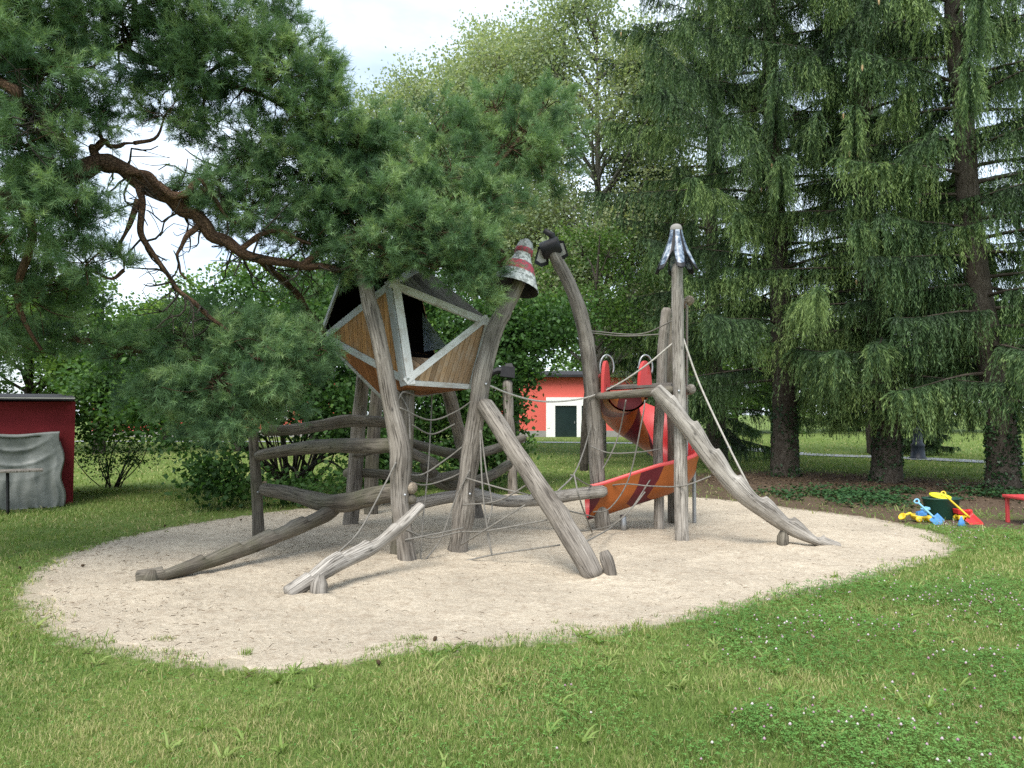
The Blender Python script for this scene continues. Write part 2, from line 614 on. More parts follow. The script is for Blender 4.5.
def leaf_mat(name, c0, c1, c2, trans=0.3, rough=0.55, spec=0.25):
    """grain.x = leaf tint 0..1"""
    m, nt, bs, out = new_mat(name)
    sep = N(nt, 'ShaderNodeSeparateXYZ')
    nt.links.new(attr(nt), sep.inputs[0])
    c = ramp(nt, sep.outputs[0], [(0.0, c0), (0.5, c1), (1.0, c2)])
    nt.links.new(c, bs.inputs['Base Color'])
    bs.inputs['Roughness'].default_value = rough
    bs.inputs['Specular IOR Level'].default_value = spec
    if trans:
        tr = N(nt, 'ShaderNodeBsdfTranslucent')
        tc = mixc(nt, 1.0, c, (1.25, 1.3, 0.7), 'MULTIPLY')
        nt.links.new(tc, tr.inputs['Color'])
        mx = N(nt, 'ShaderNodeMixShader')
        mx.inputs['Fac'].default_value = trans
        nt.links.new(bs.outputs['BSDF'], mx.inputs[1])
        nt.links.new(tr.outputs['BSDF'], mx.inputs[2])
        nt.links.new(mx.outputs['Shader'], out.inputs['Surface'])
    return m


M['pine'] = leaf_mat('pine_needles', (0.045, 0.095, 0.05), (0.14, 0.245, 0.115), (0.31, 0.42, 0.19), 0.32)
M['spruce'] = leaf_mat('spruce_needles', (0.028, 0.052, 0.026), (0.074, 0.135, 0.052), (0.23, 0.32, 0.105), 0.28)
M['poplar'] = leaf_mat('poplar_leaves', (0.14, 0.195, 0.12), (0.26, 0.325, 0.19), (0.39, 0.42, 0.23), 0.42)
M['hazel'] = leaf_mat('hazel_leaves', (0.022, 0.06, 0.016), (0.055, 0.125, 0.030), (0.14, 0.25, 0.055), 0.35)
M['backleaf'] = leaf_mat('park_leaves', (0.045, 0.095, 0.025), (0.10, 0.185, 0.045), (0.22, 0.33, 0.07), 0.4)
M['ivy'] = leaf_mat('ivy_leaves', (0.015, 0.045, 0.018), (0.028, 0.075, 0.026), (0.06, 0.12, 0.04), 0.15, 0.4, 0.4)
M['grass'] = leaf_mat('grass_blades', (0.085, 0.15, 0.036), (0.20, 0.285, 0.075), (0.48, 0.43, 0.22), 0.3, 0.6, 0.2)
M['clover'] = leaf_mat('clover_leaves', (0.06, 0.15, 0.035), (0.12, 0.26, 0.06), (0.20, 0.36, 0.10), 0.3, 0.6, 0.2)
M['flower'] = leaf_mat('clover_blossom', (0.36, 0.21, 0.28), (0.48, 0.36, 0.42), (0.60, 0.55, 0.54), 0.2, 0.8, 0.1)
M['litter'] = leaf_mat('dry_litter', (0.05, 0.035, 0.022), (0.11, 0.075, 0.045), (0.22, 0.17, 0.11), 0.0, 0.9, 0.1)
M['cone'] = leaf_mat('cone_scales', (0.30, 0.20, 0.10), (0.40, 0.28, 0.15), (0.5, 0.38, 0.22), 0.0, 0.8, 0.1)


def bark_mat(name, dark, mid, light, sc=(16, 16, 5), ivy=0.0):
    m, nt, bs, _ = new_mat(name)
    g = attr(nt)
    v = N(nt, 'ShaderNodeTexVoronoi', feature='DISTANCE_TO_EDGE')
    mp = N(nt, 'ShaderNodeMapping')
    mp.inputs['Scale'].default_value = sc
    nt.links.new(g, mp.inputs['Vector'])
    nt.links.new(mp.outputs['Vector'], v.inputs['Vector'])
    n = noise(nt, g, 1.0, 6, 0.65, (sc[0] * 1.5, sc[1] * 1.5, sc[2]))
    c = ramp(nt, n, [(0.28, dark), (0.5, mid), (0.75, light)])
    e = ramp(nt, v.outputs['Distance'], [(0.0, (0.3, 0.28, 0.26)), (0.16, (1, 1, 1))])
    c = mixc(nt, 0.8, c, e, 'MULTIPLY')
    nt.links.new(c, bs.inputs['Base Color'])
    bs.inputs['Roughness'].default_value = 0.9
    bs.inputs['Specular IOR Level'].default_value = 0.1
    bump(nt, bs, math_n(nt, 'ADD', e, n), 0.7, 0.02)
    return m


M['bark_pine'] = bark_mat('pine_bark', (0.05, 0.036, 0.027), (0.125, 0.076, 0.05), (0.27, 0.165, 0.105))
M['bark_spruce'] = bark_mat('spruce_bark', (0.055, 0.045, 0.035), (0.10, 0.085, 0.068), (0.17, 0.15, 0.125))
M['bark_leaf'] = bark_mat('leaf_tree_bark', (0.035, 0.03, 0.024), (0.07, 0.062, 0.05), (0.13, 0.115, 0.095))
M['bark_pale'] = bark_mat('pale_bark', (0.12, 0.11, 0.095), (0.24, 0.225, 0.20), (0.36, 0.34, 0.31))


def ground_mat():
    """grain.x = bare soil 0..1, grain.y = blown sand 0..1"""
    m, nt, bs, _ = new_mat('lawn')
    w = wpos(nt)
    sep = N(nt, 'ShaderNodeSeparateXYZ')
    nt.links.new(attr(nt), sep.inputs[0])
    n1 = noise(nt, w, 0.55, 5, 0.6)
    n2 = noise(nt, w, 45, 4, 0.7)
    n3 = noise(nt, w, 6, 5, 0.65)
    g = ramp(nt, n2, [(0.25, (0.05, 0.085, 0.025)), (0.5, (0.11, 0.165, 0.045)), (0.75, (0.19, 0.25, 0.08))])
    g = mixc(nt, 1.0, g, ramp(nt, n1, [(0.3, (0.75, 0.82, 0.7)), (0.7, (1.25, 1.15, 1.05))]), 'MULTIPLY')
    g = mixc(nt, ramp(nt, n3, [(0.5, (0, 0, 0)), (0.75, (0.45, 0.45, 0.45))]), g, (0.27, 0.225, 0.125))
    soil = ramp(nt, n2, [(0.25, (0.05, 0.033, 0.022)), (0.5, (0.105, 0.075, 0.052)), (0.78, (0.20, 0.155, 0.115))])
    mask = math_n(nt, 'ADD', sep.outputs[0], math_n(nt, 'MULTIPLY', math_n(nt, 'SUBTRACT', n3, 0.5), 0.9))
    mk = ramp(nt, mask, [(0.35, (0, 0, 0)), (0.65, (1, 1, 1))])
    c = mixc(nt, mk, g, soil)
    sm_ = math_n(nt, 'ADD', sep.outputs[1], math_n(nt, 'MULTIPLY', math_n(nt, 'SUBTRACT', n3, 0.5), 1.5))
    c = mixc(nt, ramp(nt, sm_, [(0.45, (0, 0, 0)), (0.8, (0.9, 0.9, 0.9))]), c, (0.42, 0.36, 0.28))
    nt.links.new(c, bs.inputs['Base Color'])
    bs.inputs['Roughness'].default_value = 0.95
    bs.inputs['Specular IOR Level'].default_value = 0.08
    bump(nt, bs, math_n(nt, 'ADD', n2, n3), 0.8, 0.03)
    return m


def sand_mat():
    m, nt, bs, _ = new_mat('sand_grains')
    w = wpos(nt)
    n1 = noise(nt, w, 0.8, 5, 0.6)
    n2 = noise(nt, w, 26, 6, 0.75)
    n3 = noise(nt, w, 160, 3, 0.7)
    n4 = noise(nt, w, 7, 6, 0.7)
    c = ramp(nt, n2, [(0.25, (0.35, 0.295, 0.225)), (0.5, (0.52, 0.455, 0.36)), (0.75, (0.64, 0.575, 0.475))])
    c = mixc(nt, 1.0, c, ramp(nt, n1, [(0.3, (0.82, 0.81, 0.80)), (0.7, (1.12, 1.11, 1.09))]), 'MULTIPLY')
    c = mixc(nt, ramp(nt, n4, [(0.50, (0, 0, 0)), (0.72, (0.6, 0.6, 0.6))]), c, (0.27, 0.205, 0.145))
    c = mixc(nt, 0.8, c, ramp(nt, n3, [(0.3, (0.80, 0.79, 0.78)), (0.6, (1.06, 1.06, 1.05))]), 'MULTIPLY')
    nt.links.new(c, bs.inputs['Base Color'])
    bs.inputs['Roughness'].default_value = 0.95
    bs.inputs['Specular IOR Level'].default_value = 0.1
    bump(nt, bs, math_n(nt, 'ADD', n2, math_n(nt, 'MULTIPLY', n3, 0.2)), 0.9, 0.03)
    return m


def tarp_mat():
    m, nt, bs, out = new_mat('grey_tarpaulin')
    n = noise(nt, wpos(nt), 5, 6, 0.65)
    c = ramp(nt, n, [(0.3, (0.10, 0.112, 0.102)), (0.55, (0.155, 0.168, 0.155)), (0.75, (0.21, 0.22, 0.205))])
    nt.links.new(c, bs.inputs['Base Color'])
    bs.inputs['Roughness'].default_value = 0.5
    bump(nt, bs, noise(nt, wpos(nt), 60, 2, 0.5), 0.15, 0.004)
    return m


M['lawn'] = ground_mat()
M['sand'] = sand_mat()
M['tarp'] = tarp_mat()
M['path'] = flat('path_gravel', (0.30, 0.31, 0.33), 0.9, 0.1, 0.2, 5, bmp=0.3)


# value noise for numpy (soft patches on the ground)
def vnoise(x, y, seed=0):
    rng = np.random.default_rng(seed)
    tab = rng.random((64, 64))
    xi, yi = np.floor(x).astype(int), np.floor(y).astype(int)
    fx, fy = x - xi, y - yi
    fx, fy = fx * fx * (3 - 2 * fx), fy * fy * (3 - 2 * fy)
    a, b = tab[xi % 64, yi % 64], tab[(xi + 1) % 64, yi % 64]
    c, d = tab[xi % 64, (yi + 1) % 64], tab[(xi + 1) % 64, (yi + 1) % 64]
    return (a * (1 - fx) + b * fx) * (1 - fy) + (c * (1 - fx) + d * fx) * fy


def fnoise(x, y, seed=0):
    return 0.55 * vnoise(x, y, seed) + 0.3 * vnoise(x * 2.1 + 7, y * 2.1 + 3, seed + 1) + 0.15 * vnoise(x * 4.3, y * 4.3 + 9, seed + 2)


# ------------------------------------------------------------------ ground, sand, path
edge_px = [(35, 590), (60, 625), (120, 645), (190, 657), (290, 665), (380, 652), (470, 641), (560, 635), (650, 622), (730, 604), (800, 588),
           (870, 572), (930, 556), (948, 545), (925, 532), (870, 519), (800, 510), (720, 500), (640, 495), (540, 495), (430, 497), (330, 506),
           (250, 516), (180, 527), (110, 543), (60, 563)]
edge = np.array([G(*e)[:2] for e in edge_px])
closed = np.vstack([edge[-2:], edge, edge[:3]])
ED = catmull(closed, 25 * len(closed) // 1)
# drop the overlap: keep one full turn
_c = edge.mean(0)
_ang = np.unwrap(np.arctan2(ED[:, 1] - _c[1], ED[:, 0] - _c[0]))
_keep = np.abs(_ang - _ang[40]) < 2 * math.pi
ED = ED[40:][np.abs(_ang[40:] - _ang[40]) < 2 * math.pi]
SAND_A = np.arctan2(ED[:, 1] - _c[1], ED[:, 0] - _c[0])
SAND_R = np.hypot(ED[:, 1] - _c[1], ED[:, 0] - _c[0])
_o = np.argsort(SAND_A)
SAND_A, SAND_R = SAND_A[_o], SAND_R[_o]


def sand_edge(a):
    return np.interp(a, np.concatenate([SAND_A - 2 * math.pi, SAND_A, SAND_A + 2 * math.pi]), np.tile(SAND_R, 3))


def sand_dist(x, y):
    """signed metres outside the sand edge (negative inside)"""
    a = np.arctan2(y - _c[1], x - _c[0])
    return np.hypot(x - _c[0], y - _c[1]) - sand_edge(a)


SPRUCE_BASE = [G(785, 475)[:2], G(887, 482)[:2], G(1003, 489)[:2]]


def soil_mask(x, y):
    d = sand_dist(x, y)
    m = np.clip(1 - np.abs(d) / 0.35, 0, 1) * (0.02 + 0.42 * fnoise(x * 0.8, y * 0.8, 5)) * (1 + .4 * (x < -2.0))
    for bx, by in SPRUCE_BASE:
        m = np.maximum(m, np.clip(1.45 - np.hypot((x - bx + 0.3) / 3.8, (y - by + 2.2) / 3.8), 0, 1))
    hz = G(270, 482)
    m = np.maximum(m, np.clip(1.0 - np.hypot((x - hz[0]) / 3.0, (y - hz[1]) / 1.7), 0, 1) * 0.75)
    m = np.maximum(m, .70 * np.clip(1.6 - np.abs(d - .9) / 1.3, 0, 1) * np.clip((x - .8) / 1.2, 0, 1) * np.clip((y - 10.3) / .8, 0, 1))
    tb = G(1010, 524)
    m = np.maximum(m, np.clip(1.5 - np.hypot((x - tb[0]) / 1.1, (y - tb[1]) / 0.45), 0, 1))
    return np.clip(m, 0, 1)


def ax(lo, hi, step, far):
    a = np.arange(lo, hi + 1e-6, step)
    g = [hi]
    st = step
    while g[-1] < far:
        st *= 1.35
        g.append(g[-1] + st)
    h = [lo]
    st = step
    while h[-1] > -far:
        st *= 1.35
        h.append(h[-1] - st)
    return np.concatenate([np.array(h[1:])[::-1], a, np.array(g[1:])])


gx, gy = ax(-16, 16, 0.16, 900), ax(1.5, 26, 0.16, 900)
X, Y = np.meshgrid(gx, gy, indexing='ij')
ga = np.stack([soil_mask(X, Y), np.clip(1 - np.maximum(sand_dist(X, Y), 0) / .32, 0, 1), np.zeros_like(X)], -1)
zz = (fnoise(X * 0.7, Y * 0.7, 11) - 0.5) * 0.03 * np.clip(sand_dist(X, Y) / 1.0, 0, 1) * (np.hypot(X, Y) < 40)
i, j = np.meshgrid(np.arange(len(gx) - 1), np.arange(len(gy) - 1), indexing='ij')
q = np.stack([i * len(gy) + j, (i + 1) * len(gy) + j, (i + 1) * len(gy) + j + 1, i * len(gy) + j + 1], -1).reshape(-1, 4)
mb = MB()
mb.add(np.stack([X, Y, zz - 0.004 - .06 * np.clip((-sand_dist(X, Y) - .25) / .3, 0, 1)], -1).reshape(-1, 3), [q], ga.reshape(-1, 3))
tag(mb.build('ground', M['lawn']), kind='structure')

# sand: polar sheet with a wavering edge and soft hollows
na, nr = 800, 200
aa = np.linspace(0, 2 * math.pi, na, endpoint=False)
ee = sand_edge(np.angle(np.exp(1j * aa))) + (fnoise(aa * 9.0, aa * 0 + 3, 21) - 0.5) * 0.22 + (vnoise(aa * 38.0, aa * 0 + 1, 23) - 0.5) * 0.16 - .01
t = np.linspace(0, 1, nr)
SX = _c[0] + np.cos(aa)[:, None] * ee[:, None] * t
SY = _c[1] + np.sin(aa)[:, None] * ee[:, None] * t
SZ = 0.004 + ((fnoise(SX * 2.2, SY * 2.2, 31) - 0.5) * 0.035 + (fnoise(SX * 7, SY * 7, 33) - 0.5) * 0.022) * np.clip((1 - t) * 8, 0, 1)
SZ += (fnoise(SX * 15, SY * 15, 35) - 0.5) * 0.016 * np.clip((1 - t) * 8, 0, 1)
for fx, fy in ((409, 562), (457, 552), (352, 526), (371, 516), (399, 557), (476, 520), (592, 577), (610, 579), (258, 541), (604, 533), (682, 543), (659, 531), (513, 495), (318, 600), (288, 600), (783, 546), (830, 548), (145, 584)):
    gp_ = G(fx, fy)
    SZ += .03 * np.exp(-((SX - gp_[0]) ** 2 + (SY - gp_[1]) ** 2) / .035)
SZ[:, -1] = -0.035
i, j = np.meshgrid(np.arange(na), np.arange(nr - 1), indexing='ij')
i2 = (i + 1) % na
q = np.stack([i * nr + j, i * nr + j + 1, i2 * nr + j + 1, i2 * nr + j], -1).reshape(-1, 4)
mb = MB()
mb.add(np.stack([SX, SY, SZ], -1).reshape(-1, 3), [q])
tag(mb.build('sand', M['sand']), kind='structure')

path_px = [(-250, 441.0), (200, 441.6), (540, 442.5), (690, 445), (800, 454), (900, 458), (1024, 464), (1250, 474)]
pc = catmull(np.array([G(*e)[:2] for e in path_px]), 90)
pt = np.gradient(pc, axis=0)
pt /= np.linalg.norm(pt, axis=1)[:, None]
pn = np.stack([-pt[:, 1], pt[:, 0]], -1)
mb = MB()
pw = 0.75
A, B = pc + pn * pw, pc - pn * pw
V = np.vstack([np.c_[A, np.full(len(A), 0.022)], np.c_[B, np.full(len(B), 0.022)]])
k = np.arange(len(A) - 1)
mb.add(V, [np.stack([k, len(A) + k, len(A) + k + 1, k + 1], -1)])
tag(mb.build('path', M['path']), kind='structure')

# ------------------------------------------------------------------ buildings
def building(pxa, pxb, label, entrance, win_px):
    d0 = 52.0
    x0, x1 = P(pxa, 400, d0)[0], P(pxb, 400, d0)[0]
    o = thing('red_building', label, 'building', ((x0 + x1) / 2, d0, 0))
    h = 4.3
    door_x0, door_x1 = P(554, 0, d0)[0], P(575, 0, d0)[0]
    win_x0, win_x1 = P(575.5, 0, d0)[0], P(590, 0, d0)[0]
    ztop = 2.25
    mb = MB()
    depth = 9.0
    def bx(xa, xb, ya, yb, za, zb, mi=0): box(mb, ((xa + xb) / 2, (ya + yb) / 2, (za + zb) / 2), (xb - xa, yb - ya, zb - za), mi=mi)
    bx(x0, x1, d0, d0 + depth, 0.45, h)
    mb.build('wall', M['house_red'], o, smooth=False)
    mb = MB()
    bx(x0 - 0.03, x1 + 0.03, d0 - 0.05, d0 + depth + .03, 0, 0.45)
    mb.build('plinth', M['plinth'], o, smooth=False)
    # roof: low gable
    mb = MB()
    ov = 0.5
    V = np.array([[x0 - ov, d0 - ov, h], [x1 + ov, d0 - ov, h], [x1 + ov, d0 + depth / 2, h + .55], [x0 - ov, d0 + depth / 2, h + .55],
                  [x1 + ov, d0 + depth + ov, h], [x0 - ov, d0 + depth + ov, h]])
    V2 = V + [0, 0, 0.18]
    mb.add(np.vstack([V, V2]), [np.array([[6, 7, 8, 9], [9, 8, 10, 11], [0, 3, 2, 1], [3, 5, 4, 2], [0, 1, 7, 6], [4, 5, 11, 10]]),
                                np.array([[0, 6, 9], [0, 9, 3], [3, 9, 11], [3, 11, 5], [1, 2, 8], [1, 8, 7], [2, 4, 10], [2, 10, 8]])])
    mb.build('roof', M['roof_felt'], o, smooth=False)
    for _once in ([1] if entrance else []):
     fr = MB()
     for (a, b, za, zb) in ((door_x0 - 0.65, door_x0, 0.0, ztop + .6), (win_x1, win_x1 + 0.35, 0.6, ztop + .6), (door_x0, win_x1, ztop, ztop + .6), (door_x1, door_x1 + .35, 0.0, ztop)):
         box(fr, ((a + b) / 2, d0 - 0.06, (za + zb) / 2), (b - a, 0.2, zb - za))
     fo = fr.build('door_frame', M['white_paint'], o, smooth=False)
     mb = MB()
     box(mb, ((door_x0 + door_x1) / 2, d0 - 0.03, ztop / 2), (door_x1 - door_x0 - .01, 0.1, ztop - .01))
     dr = mb.build('door', M['door_dark'], o, smooth=False)
     mb = MB()
     box(mb, (door_x1 - 0.15, d0 - 0.11, 1.05), (0.05, 0.06, 0.16))
     mb.build('handle', M['metal'], dr, smooth=False)
     mb = MB()
     box(mb, ((door_x1 + .35 + win_x1) / 2, d0 - 0.03, 1.6), (win_x1 - door_x1 - .36, 0.1, 1.25))
     mb.build('window', M['glass'], o, smooth=False)
     mb = MB()
     box(mb, ((door_x1 + .35 + win_x1) / 2, d0 - 0.03, 0.75), (win_x1 - door_x1 - .36, 0.06, 0.4))
     mb.build('panel', M['house_red'], o, smooth=False)
    for pxw in win_px:
        xw = P(pxw, 0, d0)[0]
        mb = MB()
        for (cx_, cz_, w_, h_) in ((xw - 0.95, 2.1, .14, 1.7), (xw + 0.95, 2.1, .14, 1.7), (xw, 2.88, 1.76, .14), (xw, 1.32, 1.76, .14), (xw, 2.1, .1, 1.42)):
            box(mb, (cx_, d0 - 0.05, cz_), (w_, 0.16, h_))
        w = mb.build('window', M['white_paint'], o, smooth=False)
        mb = MB()
        box(mb, (xw, d0 - 0.015, 2.1), (1.75, 0.06, 1.4))
        mb.build('pane', M['glass'], w, smooth=False)
    return o


building(500, 672, 'low red building with white framed doorway seen far behind the slide', True, (622,))
building(92, 335, 'red building glimpsed far behind the bushes on the left', False, (130, 180, 230, 280))


def shed():
    c = G(73, 503.5)
    d0 = c[1]
    o = thing('garden_shed', 'dark red garden shed with flat black roof at the left edge', 'shed', (c[0], d0, 0))
    x1 = c[0]
    x0 = x1 - 4.2
    ang = R(33)
    def spin(q_):
        v = np.array(q_.location)[:2] - c[:2]
        q_.location = (c[0] + v[0] * math.cos(ang) - v[1] * math.sin(ang), c[1] + v[0] * math.sin(ang) + v[1] * math.cos(ang), 0)
        q_.rotation_euler = (0, 0, ang)
    spin(o)
    hl, hr = 1.98, 1.88
    dep = 2.6
    mb = MB()
    V = np.array([[x0, d0, 0], [x1, d0, 0], [x1, d0 + dep, 0], [x0, d0 + dep, 0], [x0, d0, hl - .15], [x1, d0, hr], [x1, d0 + dep, hr + .1], [x0, d0 + dep, hl]])
    mb.add(V, [np.array([[0, 1, 5, 4], [1, 2, 6, 5], [2, 3, 7, 6], [3, 0, 4, 7]])])
    mb.build('wall', M['shed_red'], o, smooth=False)
    mb = MB()
    pl = np.array([[x0 - .2, d0 - .28, hl - .10], [x1 - .02, d0 - .28, hr + .015], [x1 - .02, d0 + dep + .2, hr + .14], [x0 - .2, d0 + dep + .2, hl + .04]])
    prism(mb, pl + [0, 0, .06], (0, 0, 1), 0.055)
    mb.build('roof', M['roof_felt'], o, smooth=False)
    mb = MB()
    board(mb, pl[0] + [0, -.004, .03], pl[1] + [0, -.004, .03], 0.022, (0, -1, 0), 0.02, shift=.012)
    mb.build('fascia', M['fascia'], o, smooth=False)
    # tarp draped over a frame against the wall
    xr = P(62, 0, d0 - .35)[0]
    xl = xr - 1.35
    yb, yf, ht = d0 - .06, d0 - .42, 1.36
    nu, nv = 90, 70
    u = np.linspace(0, 1, nu)
    prof_len = [0, .3, .3 + ht]
    vv = np.linspace(0, 1.0, nv) * prof_len[-1]
    Yp = np.where(vv < .3, yb + (yf - yb) * (vv / .3), yf)
    Zp = np.where(vv < .3, ht, ht - (vv - .3))
    XX = xl + (xr - xl) * u[:, None] + 0 * vv
    YY = Yp[None, :] + 0 * XX
    ZZ = Zp[None, :] + 0 * XX
    fall = np.clip((vv - .3) / ht, 0, 1)[None, :]
    YY = YY - fall * 0.10 - fall * 0.025 * np.sin(XX * 13 + 2 * np.sin(ZZ * 3)) - 0.012 * np.sin(XX * 33 + ZZ * 4.5 + 2 * np.sin(ZZ * 7)) * fall
    sag = np.exp(-((u[:, None] - .5) / .33) ** 2)
    YY = YY - .035 * (1 - np.abs(np.sin(XX * 11 + 2.2 * fnoise(XX * 1.5, ZZ * .8, 6) + .5 * ZZ))) ** 2 * fall * np.abs(u[:, None] - .45) * 2.4
    YY = YY + 0.10 * sag * np.exp(-((fall - .35) / .3) ** 2)
    YY -= 0.04 * (1 - np.abs(np.sin((ZZ - 1.3 * (u[:, None] - .5) ** 2 + .03 * fnoise(XX * 4, ZZ * 4, 8)) * 12))) ** 2.2 * np.exp(-((fall - .3) / .25) ** 2) * sag
    ZZ = ZZ - 0.05 * sag * (fall < 0.05) - 0.02
    XX = XX + fall * 0.10 * (u[:, None] - .3) + 0.03 * np.sin(ZZ * 9) * u[:, None] ** 4
    ZZ = np.maximum(ZZ, 0.012)
    # the right-hand side of the drape
    i, j = np.meshgrid(np.arange(nu - 1), np.arange(nv - 1), indexing='ij')
    q = np.stack([i * nv + j, i * nv + j + 1, (i + 1) * nv + j + 1, (i + 1) * nv + j], -1).reshape(-1, 4)
    mb = MB()
    mb.add(np.stack([XX, YY, ZZ], -1).reshape(-1, 3), [q])
    # side flaps
    for side in (0, -1):
        ex, ey, ez = XX[side, 20:], YY[side, 20:], ZZ[side, 20:]
        nn = 8
        S = np.stack([np.stack([ex + (0.02 if side else -.02) * math.sin(3 * a), ey + (yb - ey) * a, ez], -1) for a in np.linspace(0, 1, nn)], 0)
        nv2 = len(ex)
        i, j = np.meshgrid(np.arange(nn - 1), np.arange(nv2 - 1), indexing='ij')
        q = np.stack([i * nv2 + j, i * nv2 + j + 1, (i + 1) * nv2 + j + 1, (i + 1) * nv2 + j], -1).reshape(-1, 4)
        mb.add(S.reshape(-1, 3), [q])
    tp = mb.build('tarpaulin', M['tarp'], at=(float(xr), float(yf), 0))
    s = tp.modifiers.new('thick', 'SOLIDIFY')
    s.thickness = 0.006
    spin(tp)
    tag(tp, 'crumpled grey tarpaulin draped over a stack against the dark red shed', 'tarpaulin')
    # plank table in front
    yt = d0 - .95
    b = thing('plank_table', 'weathered plank table on dark trestle legs in front of the tarpaulin', 'table', (P(10, 0, yt)[0], yt, 0))
    zt = .70
    xa, xb = P(-80, 0, yt)[0], P(26, 0, yt)[0]
    mb = MB()
    box(mb, ((xa + xb) / 2, yt, zt), (xb - xa, .42, .035))
    bevel(mb.build('tabletop', M['wood'], b, smooth=False), .006)
    for xx in (P(-2, 0, yt)[0], P(-62, 0, yt)[0]):
        tube('leg', [(xx, yt - .12, zt - .02), (xx + .02, yt - .14, .0)], [.02, .02], M['black'], b, seg=8)
        tube('leg', [(xx, yt + .12, zt - .02), (xx + .02, yt + .14, .0)], [.02, .02], M['black'], b, seg=8)

    spin(b)

shed()

# ------------------------------------------------------------------ climbing house on log posts
ch = thing('climbing_house', 'angular brown timber play house raised on crooked grey logs in the sand', 'playhouse', G(430, 552))
W, WL, WD, WB = M['wood'], M['wood_light'], M['wood_dark'], M['wood_brown']


def gd(py):
    """distance of a ground point seen at row py"""
    return G(512, py)[1]


dA, dB, dC, dD, dE, dF = gd(562), gd(552), gd(526), gd(514), gd(556), gd(519)
log('post', [(409, 568, dA, .125), (405, 545, dA, .112), (400, 500, dA, .115), (400, 470, dA, .135), (401, 448, dA, .135), (392, 410, dA + .05, .115), (381, 350, dA + .05, .105), (367, 290, dA + .05, .10), (361, 262, dA + .05, .095)], W, ch, seed=1)
log('post', [(457, 556, dB, .15), (461, 530, dB, .145), (467, 480, dB - .05, .135), (477, 410, dB - .05, .13), (485, 365, dB - .05, .125), (495, 330, dB, .115), (509, 302, dB + .05, .10), (521, 278, dB + .1, .09)], W, ch, seed=2, rough=.16)
log('post', [(350, 530, dC, .13), (354, 490, dC, .125), (358, 430, dC, .12), (364, 370, dC - .2, .11), (368, 340, dC - .4, .1)], WB if False else W, ch, seed=3)
log('post', [(371, 518, dD, .13), (372, 470, dD, .13), (376, 400, dD, .12), (379, 360, dD - .3, .11)], WD, ch, seed=4)
log('post', [(399, 560, dE, .12), (401, 520, dE, .12), (404, 460, dE + .1, .12), (406, 400, dE + .25, .115), (407, 386, dE + .3, .11)], WD, ch, seed=5)
log('post', [(478, 524, dF, .13), (472, 490, dF - .1, .13), (461, 440, dF - .5, .12), (448, 392, dF - 1.2, .11), (443, 372, dF - 1.5, .10)], W, ch, seed=6)
# leaning log on the right with its foot in the sand
dL = gd(580)
log('leaning_log', [(595, 579, dL, .115), (580, 553, dL + .15, .13), (555, 512, dL + .45, .13), (525, 466, dL + .8, .125), (500, 428, dL + 1.1, .12), (483, 402, dL + 1.3, .115)], W, ch, seed=7, rough=.13)
# left post and rails
dP = gd(540)
log('post', [(259, 545, dP, .085), (257, 500, dP, .08), (254, 450, dP, .078), (253, 428, dP, .075)], WD, ch, seed=8)
log('rail', [(262, 431, dP, .085), (290, 430, dP + .2, .085), (318, 426, dP + .4, .09), (345, 421, dP + .7, .10), (372, 421, dP + .9, .095), (392, 423, dP + 1.0, .09)], WD, ch, seed=9)
log('rail', [(256, 456, dP - .1, .08), (290, 450, dP - .2, .095), (330, 446, dP - .4, .10), (370, 446, dP - .8, .10), (400, 445, dP - 1.1, .095)], WD, ch, seed=10)
log('rail', [(262, 489, dP - .1, .095), (290, 494, dP - .3, .11), (320, 502, dP - .55, .125), (345, 502, dP - .75, .13), (375, 496, dP - 1.1, .125), (403, 491, dP - 1.3, .12)], WD, ch, seed=11)
log('rail', [(392, 488, dE + .4, .07), (405, 489, dE - .05, .075), (413, 488, dE - .38, .08)], WB, ch, seed=12, rough=.05)
log('rail', [(392, 500, dE + .4, .065), (405, 500, dE - .05, .065), (413, 499, dE - .36, .068)], WD, ch, seed=13, rough=.05)


def notches(step, depth, first=0.25):
    def mod(V, C, s, L):
        up = V[..., 2] - C[:, None, 2]
        r = np.abs(up).max(1)[:, None] + 1e-6
        w = np.clip(up / r, 0, 1) ** 1.3
        ph = ((s - first) / step) % 1.0
        cut = np.where((s > first) & (s < L - .12), (1 - ph), 0)[:, None] * depth
        V = V.copy()
        V[..., 2] -= w * cut
        return V
    return mod


dR0 = gd(582)
log('ramp_log', [(136, 578, dR0, .08), (165, 573, dR0 + .1, .088), (200, 563, dR0 + .4, .095), (250, 545, dR0 + .85, .11), (295, 527, dR0 + 1.3, .115), (325, 514, dR0 + 1.65, .11), (338, 505, dR0 + 1.8, .09)], WD, ch, seed=14, mod=notches(.42, .05), rings=150)
log('peg', [(149, 592, dR0 + .02, .075), (150, 578, dR0 - .03, .08), (152, 570, dR0, .06)], WD, ch, seed=15, round_end=.05)
dR1 = gd(599)
log('ramp_log', [(287, 595, dR1, .085), (310, 580, dR1 + .15, .088), (330, 566, dR1 + .35, .10), (348, 557, dR1 + .55, .10), (375, 545, dR1 + .8, .085), (400, 526, dR1 + 1.05, .08), (422, 505, dR1 + 1.3, .06)], WL, ch, seed=16, rough=.14, mod=notches(.38, .03), rings=150)
log('peg', [(318, 603, dR1 + .12, .085), (318, 588, dR1 + .05, .09), (320, 577, dR1 + .12, .07)], WL, ch, seed=17, round_end=.05)
